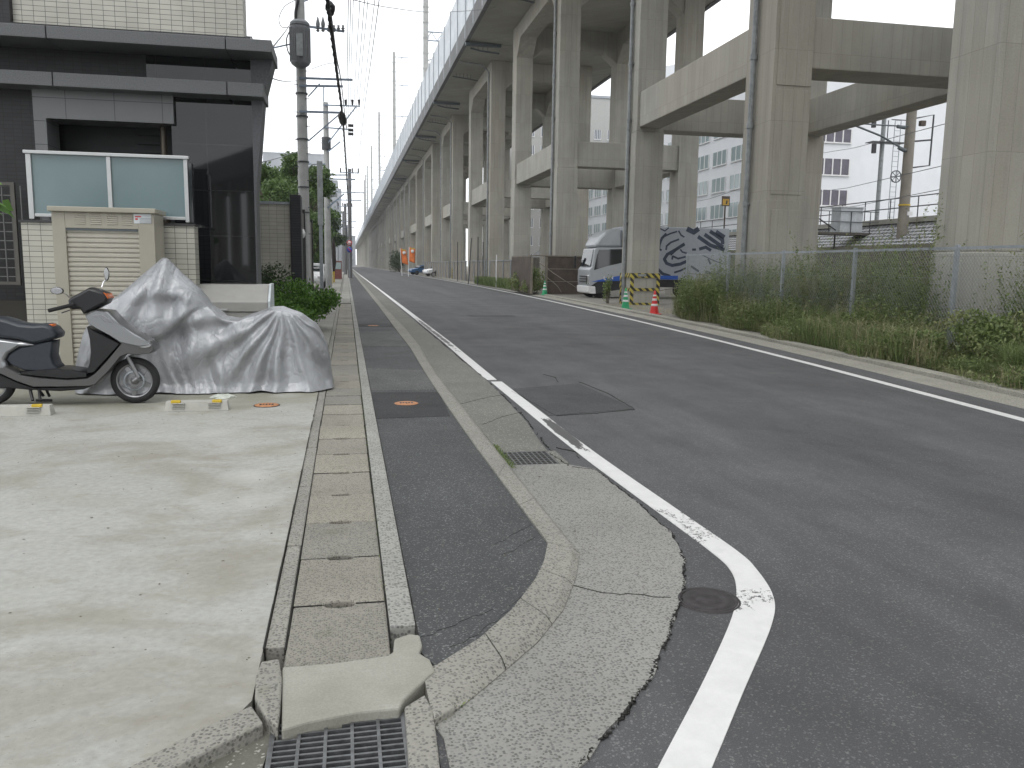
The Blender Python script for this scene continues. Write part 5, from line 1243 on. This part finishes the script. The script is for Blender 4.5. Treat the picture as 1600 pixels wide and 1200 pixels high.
for s_ in (.75, 1.15): m.tube([(s_,0,4.0),(s_,0,AY(1370,187,yk2)[1])], .025, 5)
for q in range(22): m.tube([(.75,0,4.2+q*.3),(1.15,0,4.2+q*.3)], .018, 4)
m.build('ladder', STEEL, t)
for (px_, pz) in ((1369,192),(1369,232)): a = AY(px_, pz, yk2); M().box(a[0]-x-.32, a[0]-x-.12, -.2, 0, a[1]-.3, a[1]+.25).build('signal_head', BLACK, t)
m = M(); a = AY(1392, 277, yk2); m.lathe([(.32,0),(.37,0),(.37,.06),(.32,.06),(.32,0)], (a[0]-x, -.5, a[1]), 20, 'y')
for q in range(4): an = q*PI/4; m.tube([(a[0]-x-.33*math.cos(an), -.47, a[1]-.33*math.sin(an)), (a[0]-x+.33*math.cos(an), -.47, a[1]+.33*math.sin(an))], .02, 4)
m.build('tension_wheel', STEELD, t)
# yellow sign on pole
yk3 = 50; x, z = AY(1134, 314, yk3)
t = thing('railway_sign', 'small square yellow sign on a thin rusty pole behind the truck', 'sign', (x, yk3, 0))
m = M(); m.tube([(0,.05,0), (0,.05,z-.2)], .05, 6); m.build('pole', BROWN, t)
M().box(-.27, .27, -.02, .02, z-.32, z+.3).build('sign_frame', BROWN, t); M().box(-.21, .21, -.035, -.021, z-.26, z+.12).build('sign_face', simple('sign_yellow', (.50,.30,.04), .6), t)
m = M(); m.prismy([(-.02,z-.2),(.08,z-.2),(.12,z),(.03,z+.05)], -.04, -.036); m.build('symbol', BLACK, t)
# overhead railway wires
for i, (pa, pb, ya_, yb_) in enumerate((((1255,244),(1490,190),60,30), ((1240,305),(1490,255),60,30), ((1255,330),(1500,290),60,30), ((1060,320),(1170,290),70,55))):
    a = AY(*pa, ya_); b = AY(*pb, yb_)
    o = M().tube([(a[0],ya_,a[1]), ((a[0]+b[0])/2, (ya_+yb_)/2, (a[1]+b[1])/2-.2), (b[0],yb_,b[1])], .018, 4).build('overhead_wire', WIREG); tag(o, ['topmost railway wire crossing the gap behind the viaduct', 'middle railway wire crossing the gap behind the viaduct', 'lowest railway wire crossing the gap behind the viaduct', 'railway wire above the truck roof'][i], 'wire')
# ---------------------------------------------------------------- background buildings
def building(name, label, x0, x1, y0, y1, z1, wall, faces, loc=None):
    t = thing(name, label, 'building', ((x0+x1)/2, y0, 0))
    M().box(x0, x1, y0, y1, 0, z1).build('wall', wall, t, world=True)
    M().box(x0-.15, x1+.15, y0-.15, y1+.15, z1, z1+.35).build('roof', BLDG, t, world=True)
    for (face, a, b, n_, w, zl, h_, mt) in faces:
        for z in zl:
            for q in range(n_):
                c = a+(b-a)*(q+.5)/n_
                m = M(); f_ = M()
                if face == 'x':
                    m.box(x0-.04, x0+.01, c-w/2, c+w/2, z, z+h_)
                    for s_ in (-.5, -.17, .17, .5): f_.box(x0-.08, x0-.041, c+w*s_-.04, c+w*s_+.04, z, z+h_)
                    f_.box(x0-.10, x0-.041, c-w/2-.05, c+w/2+.05, z-.10, z)
                else:
                    m.box(c-w/2, c+w/2, y0-.04, y0+.01, z, z+h_)
                    for s_ in (-.5, -.25, 0, .25, .5): f_.box(c+w*s_-.04, c+w*s_+.04, y0-.08, y0-.041, z, z+h_)
                    f_.box(c-w/2-.05, c+w/2+.05, y0-.10, y0-.041, z-.10, z)
                wn = m.build('window', mt, t, world=True); wf_ = f_.build('window_frame', WHITE, wn)
    return t
YB2 = 60
bx_, _ = AY(1345, 250, YB2); wx0, _ = AY(1274, 250, YB2); wx1, _ = AY(1327, 250, YB2)
t = building('office_building', 'white office building with rows of windows behind the truck and the railway masts', 34.2, bx_, YB2, 119, 17.6, BLDW, [('x', 60.5, 118, 15, 2.9, (3.8, 6.2, 8.65, 11.1, 13.6), 1.25, WINL)])
for (pt_, pb) in ((201, 222), (248, 273), (297, 321)):
    za, zb = AY(1300, pb, YB2)[1], AY(1300, pt_, YB2)[1]
    wn = M().box(wx0, wx1, YB2-.06, YB2-.01, za, zb).build('window', simple('dusk_glass', (.10,.09,.12), .2, var=.3, scale=1), t, world=True)
    f_ = M()
    for q in range(5): xx = wx0+(wx1-wx0)*q/4; f_.box(xx-.05, xx+.05, YB2-.10, YB2-.061, za, zb)
    f_.box(wx0-.05, wx1+.05, YB2-.12, YB2-.061, za-.1, za); f_.build('window_frame', WHITE, wn)
a = AY(1432, 50, 66)
t = thing('office_building', 'blank white building wing with a slanting roofline at the far right gap', 'building', (46, 66, 0))
m = M(); m.prismx([(66,0),(66,a[1]-.8),(110,a[1]+6),(110,0)], bx_+.02, bx_+26); m.build('wall', BLDW, t, world=True)
# apartment tower seen between columns
t = building('apartment_tower', 'cream apartment tower with small windows seen between two columns', 25, 40, 121, 140, 26, simple('tower_cream', (.42,.42,.40), .7), [('y', 25.5, 39.5, 7, 1.0, tuple(2+2.6*q for q in range(8)), 1.3, WINB)])
building('far_building', 'grey office block far behind the viaduct at mid right', 60, 90, 180, 220, 22, BLDG, [('x', 182, 218, 6, 3, (4,8,12,16), 1.6, WINB)])
# left side: house, distant blocks
t = thing('house', 'house with grey pitched roof and cream gable behind the trees on the left', 'house', (-7, 60, 0))
M().box(-12, -4.4, 60, 70, 0, 5.2).build('wall', CREAM, t, world=True)
M().prismx([(59.4,5.2),(59.4,5.35),(65,7.4),(70.6,5.35),(70.6,5.2)], -12.4, -4.0).build('roof', ROOFT, t, world=True)
M().box(-8,-6.6,59.95,60,1,2.2).build('window', WINB, t, world=True)
t = thing('house', 'low two-storey house with white walls farther along the left side', 'house', (-9, 78, 0)); M().box(-14,-5.2,78,88,0,5.5).build('wall', BLDW, t, world=True); M().prismx([(77.5,5.5),(83,7.6),(88.5,5.5)], -14.3, -4.9).build('roof', ROOFT, t, world=True)
for i, (x0, x1, y0, z1, lab) in enumerate(((-14,-3.5,150,13,'tall grey block at the end of the trees on the left'), (-12,-2.2,240,24,'grey tower far down the street on the left'), (-30,-8,330,42,'pale tower at the far end of the street'), (-5,-1.8,190,15,'narrow grey building close to the far pavement'), (-10,-1.5,290,26,'distant dark building by the vanishing point'), (-4,5,460,16,'low building closing the far end of the street'))):
    building('distant_building', lab, x0, x1, y0, y0+25, z1, BLDG, [('y', x0+.5, x1-.5, max(2, int((x1-x0)/3)), 1.4, tuple(2.5+3.2*q for q in range(int(z1/3.4)-1)), 1.4, WINB)])
# ---------------------------------------------------------------- trees
def tree(label, c, R_, h0, h1, n, ls, seed, mat=LTREE):
    t = thing('broadleaf_tree', label, 'tree', c, group='trees behind the boundary wall'); r = np.random.default_rng(seed)
    m = M(); m.tube([(0,0,0),(.1,.05,h0),(.05,.0,(h0+h1)/2)], [.22,.16,.07], 8)
    vs = []; nl = 26; per = n//nl
    for i in range(nl):
        a = r.uniform(0, 6.28); rr_ = R_*r.uniform(.15, .95); hz = h0+(h1-h0)*r.uniform(.0, 1)
        f_ = 1-abs((hz-(h0+h1)/2)/((h1-h0)/2))**2*.6; p = np.array([rr_*f_*math.cos(a), rr_*f_*math.sin(a), hz])
        m.tube([(.05,0,h0*.9),(p[0]*.5, p[1]*.5, (h0+hz)/2), tuple(p)], [.07,.04,.012], 5)
        d = r.normal(0, 1, (per, 3)); d /= np.linalg.norm(d, axis=1)[:, None]; P = p+d*r.uniform(.2, 1, per)[:, None]*np.array([.85,.85,.6])*R_*.40
        D = r.normal(0, 1, (per, 3)); D[:, 2] -= .2; D /= np.linalg.norm(D, axis=1)[:, None]; s_ = ls*r.uniform(.6, 1.4, per)[:, None]
        Wd = np.cross(D, r.normal(0, 1, (per, 3))); Wd /= np.linalg.norm(Wd, axis=1)[:, None]; vs.append(quads(P, D*s_, Wd*s_*.3)[0])
    leafmesh('crown', mat, vs, t); m.build('trunk', BARK, t); return t
tree('round leafy tree behind the grey tiled wall, left of the transformer pole', (-3.6, 44, 0), 2.1, 2.2, 6.3, 22000, .16, 21)
tree('tall leafy tree just right of the transformer pole', (-2.75, 50, 0), 1.95, 2.4, 8.0, 22000, .17, 22)
tree('small tree at the left rim of the group of trees', (-4.9, 47, 0), 1.4, 2.2, 5.1, 9000, .15, 23)
tree('dense tree beyond the second utility pole', (-2.6, 64, 0), 2.3, 2.0, 7.2, 9000, .22, 24)
tree('dark tree farther down the pavement on the left', (-3.0, 84, 0), 2.6, 1.6, 7.6, 8000, .26, 25, LDARK)
tree('distant tree beside the far pavement', (-3.6, 112, 0), 3.2, 1.6, 8.5, 7000, .32, 26)
#POLES
# ---------------------------------------------------------------- utility poles
def pole(label, px, y, ptop=None, h=12.0, r_=(.19,.13), base_py=430):
    x = AY(px, base_py, y)[0]; t = thing('utility_pole', label, 'utility pole', (x, y, 0), group='utility poles on the left')
    return t
x1_ = AY(475, 330, 30)[0]
t = pole('nearest concrete utility pole carrying a grey transformer', 475, 30, base_py=330); xo = x1_; 
def W3(px, py, dy=0.0): a = AY(px, py, 30+dy); return (a[0]-xo, dy, a[1])
M().tube([(0,0,0),(0,0,13.5)], [.20,.14], 16).build('pole_shaft', POLEC, t)
m = M()
for z in (3.2, 4.05, 4.9, 5.65, 6.4, 7.15): m.tube([(0,0,z),(0,0,z+.05)], .205, 16)
for q in range(16): z = 2.5+q*.45; m.tube([(0,-.1,z),((-1)**q*.26,-.12,z)], .012, 5)
m.build('steps', STEELD, t)
m = M(); zt_, zb_ = W3(468,42)[2], W3(468,108)[2]; 
m.lathe([(.001,zb_-.05),(.16,zb_-.04),(.29,zb_+.06),(.31,zb_+.10),(.30,zt_-.1),(.32,zt_-.08),(.32,zt_),(.24,zt_+.08),(.001,zt_+.12)], (W3(470,80)[0], -.42, 0), 28, smooth=False)
for q in range(30): an = 2*PI*q/30; m.tube([(W3(470,80)[0]+.33*math.cos(an), -.42+.33*math.sin(an), zb_+.14), (W3(470,80)[0]+.33*math.cos(an), -.42+.33*math.sin(an), zt_-.15)], .018, 4)
tr = m.build('transformer', TRANS, t)
M().box(W3(470,80)[0]-.10, W3(470,80)[0]+.10, -.80, -.765, zb_+.25, zb_+.95).build('name_plate', PIPE, tr)
for (a, b) in (((468,136),(536,137)), ((468,124),(551,127)), ((468,176),(536,178)), ((466,42),(538,52))):
    A_, B_ = W3(*a), W3(*b); M().tube([(A_[0],-.22,A_[2]), (B_[0],-.22,B_[2])], .045, 4).build('crossarm', BLUEW, t)
for (a, b) in (((482,222),(533,178)), ((482,153),(500,133)), ((462,70),(425,78)), ((476,5),(488,0))):
    A_, B_ = W3(*a), W3(*b); M().tube([(A_[0],-.22,A_[2]), (B_[0],-.22,B_[2])], .028, 4).build('brace', BLUEW, t)
m = M()
for px_ in (497, 505, 514, 522, 529, 536): A_ = W3(px_, 50); m = M(); m.lathe([(.03,0),(.07,.03),(.03,.07),(.07,.10),(.03,.14),(.05,.2),(.001,.22)], (A_[0], -.22, A_[2]-.05), 10); m.build('insulator', TRANS, t)
m = M()
for px_ in (497, 505): A_ = W3(px_, 40); m.lathe([(.06,0),(.07,.1),(.02,.3),(.001,.35)], (A_[0], -.22, A_[2]-.1), 8)
m.build('insulator', TRANS, t)
m = M(); m.tube(catmull([W3(458,40,-.3), W3(448,60,-.3), W3(450,80,-.3), W3(458,92,-.3)]), .02, 5); m.tube(catmull([W3(462,0,-.2), W3(445,10,-.2), W3(436,28,-.2), W3(440,42,-.2), W3(452,42,-.2)]), .012, 5); m.tube(catmull([W3(466,0,-.2), W3(462,20,-.2), W3(463,42,-.2)]), .05, 6)
m.build('cable_loop', WIRE, t)
# second pole
yo = 53; xo2 = AY(511, 300, yo)[0]
t = thing('utility_pole', 'second utility pole with steel arms behind the thin grey post', 'utility pole', (xo2, yo, 0), group='utility poles on the left')
def W4(px, py): a = AY(px, py, yo); return (a[0]-xo2, -.2, a[1])
M().tube([(0,0,0),(0,0,W4(506,160)[2])], [.22,.15], 14).build('pole_shaft', POLEC, t)
m = M()
for (a, b) in (((505,165),(563,167)), ((507,200),(545,203)), ((507,274),(545,274)), ((507,280),(555,281)), ((512,225),(556,168)), ((512,238),(532,222)), ((512,325),(538,303)), ((506,160),(506,136)), ((480,257),(508,257))): M().tube([W4(*a), W4(*b)], .05, 4).build('crossarm', BLUEW, t)
m = M()
for px_ in (540, 550.5, 561): p = W4(px_, 160); M().tube([(p[0],-.2,p[2]-.2),(p[0],-.2,p[2]+.12)], [.05,.09], 8).build('insulator', WIRE, t)
for py_ in (197, 204, 210): p = W4(547, py_); M().tube([(p[0]-.1,-.2,p[2]),(p[0]+.2,-.2,p[2])], .09, 8).build('insulator', WIRE, t)
M().tube([(0,0,W4(507,226)[2]-.3),(0,0,W4(507,220)[2]+.2)], .28, 12).build('clamp', STEELD, t)
M().box(.0, .6, -.3, -.05, W4(515,308)[2], W4(515,302)[2]).build('box', PIPE, t)
# third and farther poles
def poleN(label, px, y, ptop, lean=0):
    xb = AY(px, 432, y)[0]; xt, zt = AY(px-1, ptop, y); t = thing('utility_pole', label, 'utility pole', (xb, y, 0), group='utility poles on the left')
    M().tube([(0,0,0),(xt-xb,0,zt)], [.24,.16], 10).build('pole_shaft', simple('dark_pole', (.16,.16,.165), .8), t)
    s_ = xt-xb
    for dz, w in ((.4,1.0),(2.4,1.5),(3.2,1.2)): M().tube([(s_-w,-.2,zt-dz),(s_+w,-.2,zt-dz)], .06, 4).build('crossarm', BLUEW, t)
    for q in range(4): M().tube([(s_-.9+q*.6,-.2,zt-.35),(s_-.9+q*.6,-.2,zt+.05)], .07, 6).build('insulator', WIRE, t)
    return t
poleN('third utility pole, dark, carrying the round road signs', 547, 90, 264)
poleN('fourth utility pole in the distance left of the vanishing point', 540, 118, 318)
poleN('fifth utility pole, small in the distance', 537, 150, 330)
poleN('sixth utility pole, tiny at the end of the street', 543, 200, 352)
# round signs
ys_ = 89.2; x, z = AY(546, 380, ys_)
t = thing('road_sign', 'red-rimmed round sign above a blue round sign on the third pole', 'road sign', (x, ys_, 0))
M().tube([(0,.04,0),(0,.04,z+.4)], .04, 6).build('post', STEEL, t)
M().lathe([(.001,0),(.29,0),(.29,.02),(.001,.02)], (0,-.02,z), 24, 'y').build('red_disc', REDP, t); M().lathe([(.001,0),(.20,0),(.20,.01),(.001,.01)], (0,-.032,z), 24, 'y').build('white_centre', WHITE, t)
M().box(-.15,.15,-.045,-.033,z-.03,z+.05).build('red_symbol', REDP, t)
M().lathe([(.001,0),(.29,0),(.29,.02),(.001,.02)], (0,-.02,z-.68), 24, 'y').build('blue_disc', simple('sign_blue', (.03,.06,.35), .4), t)
m = M(); m.hexa([(-.2,-.035,z-.5),(-.14,-.035,z-.46),(-.14,-.022,z-.46),(-.2,-.022,z-.5),(.14,-.035,z-.88),(.2,-.035,z-.84),(.2,-.022,z-.84),(.14,-.022,z-.88)]); m.build('red_slash', REDP, t)
# thin grey post with box section
yq = 35.7; x, _ = AY(502, 400, yq); zt = AY(499, 252, yq)[1]; zm = AY(502, 352, yq)[1]
t = thing('square_post', 'tall square grey steel post with a black foot beside the pavement', 'post', (x-.0, yq, 0))
M().box(-.07,.07,-.07,.07,.45,zm).build('lower_post', STEEL, t); M().box(-.11,.11,-.11,.11,zm,zt).build('upper_post', PIPE, t, bevel=.01)
M().tube([(0,0,0),(0,0,.46)], .085, 8).build('foot', BLACK, t); M().tube([(0,0,zt-.1),(-.3,0,zt-.12),(-.45,0,zt-.28)], .025, 6).build('side_arm', STEEL, t)
yq = 71; x, _ = AY(521, 400, yq); zt = AY(521, 371, yq)[1]
t = thing('rolled_banner', 'rolled dark banner on a pole beside the pavement', 'banner', (x, yq, 0)); M().tube([(0,0,0),(0,0,zt)], .04, 6).build('pole', STEELD, t); M().tube([(0,0,.5),(.05,0,1.6),(.03,0,3.0),(0,0,zt-.1)], [.06,.17,.15,.05], 10).build('cloth', simple('banner_dark', (.03,.02,.02), .8), t)
yq = 78
t = thing('vending_machine', 'red vending machine small beside the far pavement', 'vending machine', (AY(528,425,yq)[0], yq, 0)); M().box(-.35,.35,0,.7,.1,1.75).build('body', simple('dull_red', (.16,.055,.05), .6), t); M().box(-.28,.28,-.03,-.002,1.0,1.6).build('display', WINL, t)
for i, (x, y) in enumerate(((-1.05, 62), (-.95, 66.5))):
    o = M().tube([(0,0,0),(0,0,.85)], .06, 10).build('bollard', YELP); o.location = (x, y, .04); tag(o, ['yellow bollard on the left pavement', 'second yellow bollard on the left pavement, farther off'][i], 'bollard')
# ---------------------------------------------------------------- overhead cables
def cable(label, pts, r_, mat, n=7, name='overhead_cable', grp=None):
    o = M().tube(catmull(pts, n), r_, 5, caps=False).build(name, mat); tag(o, label, 'cable', grp); return o
def WP3(px, py, y): a = AY(px, py, y); return (a[0], y, a[1])
t = thing('cable_bundle', 'thick black bundled cable with a splice box hanging above the sidewalk', 'cable', WP3(537,190,27))
main = catmull([WP3(508,-60,11.5), WP3(512,0,14), WP3(524,95,19), WP3(536,190,28), WP3(541,265,42), WP3(545,330,75), WP3(547,380,130)], 14)
M().tube(main, .032, 7, caps=False).build('main_cable', WIRE, t, world=True)
m = M()
for i in range(0, len(main)-1):
    p, q = main[i], main[i+1]
    for s_ in range(3): a = p.lerp(q, s_/3); an = (i*3+s_)*1.3; m.tube([a+Vector((.038*math.cos(an),0,.038*math.sin(an))), p.lerp(q, (s_+1)/3)+Vector((.038*math.cos(an+1.3),0,.038*math.sin(an+1.3)))], .011, 4, caps=False)
m.build('lashing', WIRE, t, world=True)
m = M(); m.tube([WP3(533,175,26.6), WP3(534,181,26.9), WP3(536,190,27.8), WP3(537,195,28.3)], [.04,.12,.12,.04], 10); m.build('splice_box', WIRE, t, world=True); m = M(); m.tube([WP3(515,5,15), WP3(516,12,15.1), WP3(518,22,15.3)], [.05,.09,.04], 8); m.build('splice_box', WIRE, t, world=True)
cable('thin cable running beside the thick bundle', [WP3(517,20,15), WP3(526,90,20), WP3(533,128,24), WP3(541,200,34)], .015, WIREG)
for i, (sx, sz) in enumerate(((1.14,11.2),(.92,11.4),(.72,10.6),(.60,11.0),(.40,11.6),(.25,10.2),(1.0,9.2),(.15,9.4))):
    P_ = []
    for y in range(-30, 241, 9):
        u = ((y-0) % 45)/45; P_.append((sx+.02*math.sin(y*.1), y, sz-1.2*u*(1-u)))
    cable('thin overhead power wire running down the street above the sidewalk', P_, .014, WIREG, 3, grp='parallel power wires over the sidewalk')
cable('wire from the apartment building to the transformer pole', [WP3(421,121,12.3), WP3(445,127,20), WP3(466,126,30)], .010, WIREG)
cable('upper wire from the building corner to the pole', [WP3(425,75,12.3), WP3(445,50,20), WP3(455,35,30)], .012, WIREG)
cable('long drop wire crossing the sky to the viaduct column', [WP3(553,0,24), WP3(610,12,30), WP3(680,19,40), WP3(760,14,50), WP3(805,2,55.6)], .012, WIREG)
cable('sagging wire between the second pole and the building', [WP3(403,255,15), WP3(450,242,28), WP3(505,222,53)], .010, WIREG)
cable('slack wire between the transformer pole and the street wires', [WP3(486,108,30), WP3(510,100,31), WP3(528,98,32)], .010, WIREG)
#HAZE
hz = M().box(-120, 200, -75, 560, -1.9, 60).build('haze', N('haze_volume').m); struct(hz, 'stuff')
hm = hz.data.materials[0]; hn = hm.node_tree
for n_ in list(hn.nodes):
    if n_.type == 'BSDF_PRINCIPLED': hn.nodes.remove(n_)
pv = hn.nodes.new('ShaderNodeVolumePrincipled'); pv.inputs['Color'].default_value = (.95,.97,1,1); pv.inputs['Density'].default_value = .00045; pv.inputs['Anisotropy'].default_value = .3
hn.links.new(pv.outputs[0], [k for k in hn.nodes if k.type == 'OUTPUT_MATERIAL'][0].inputs['Volume'])
print('scene done', len(bpy.data.objects))
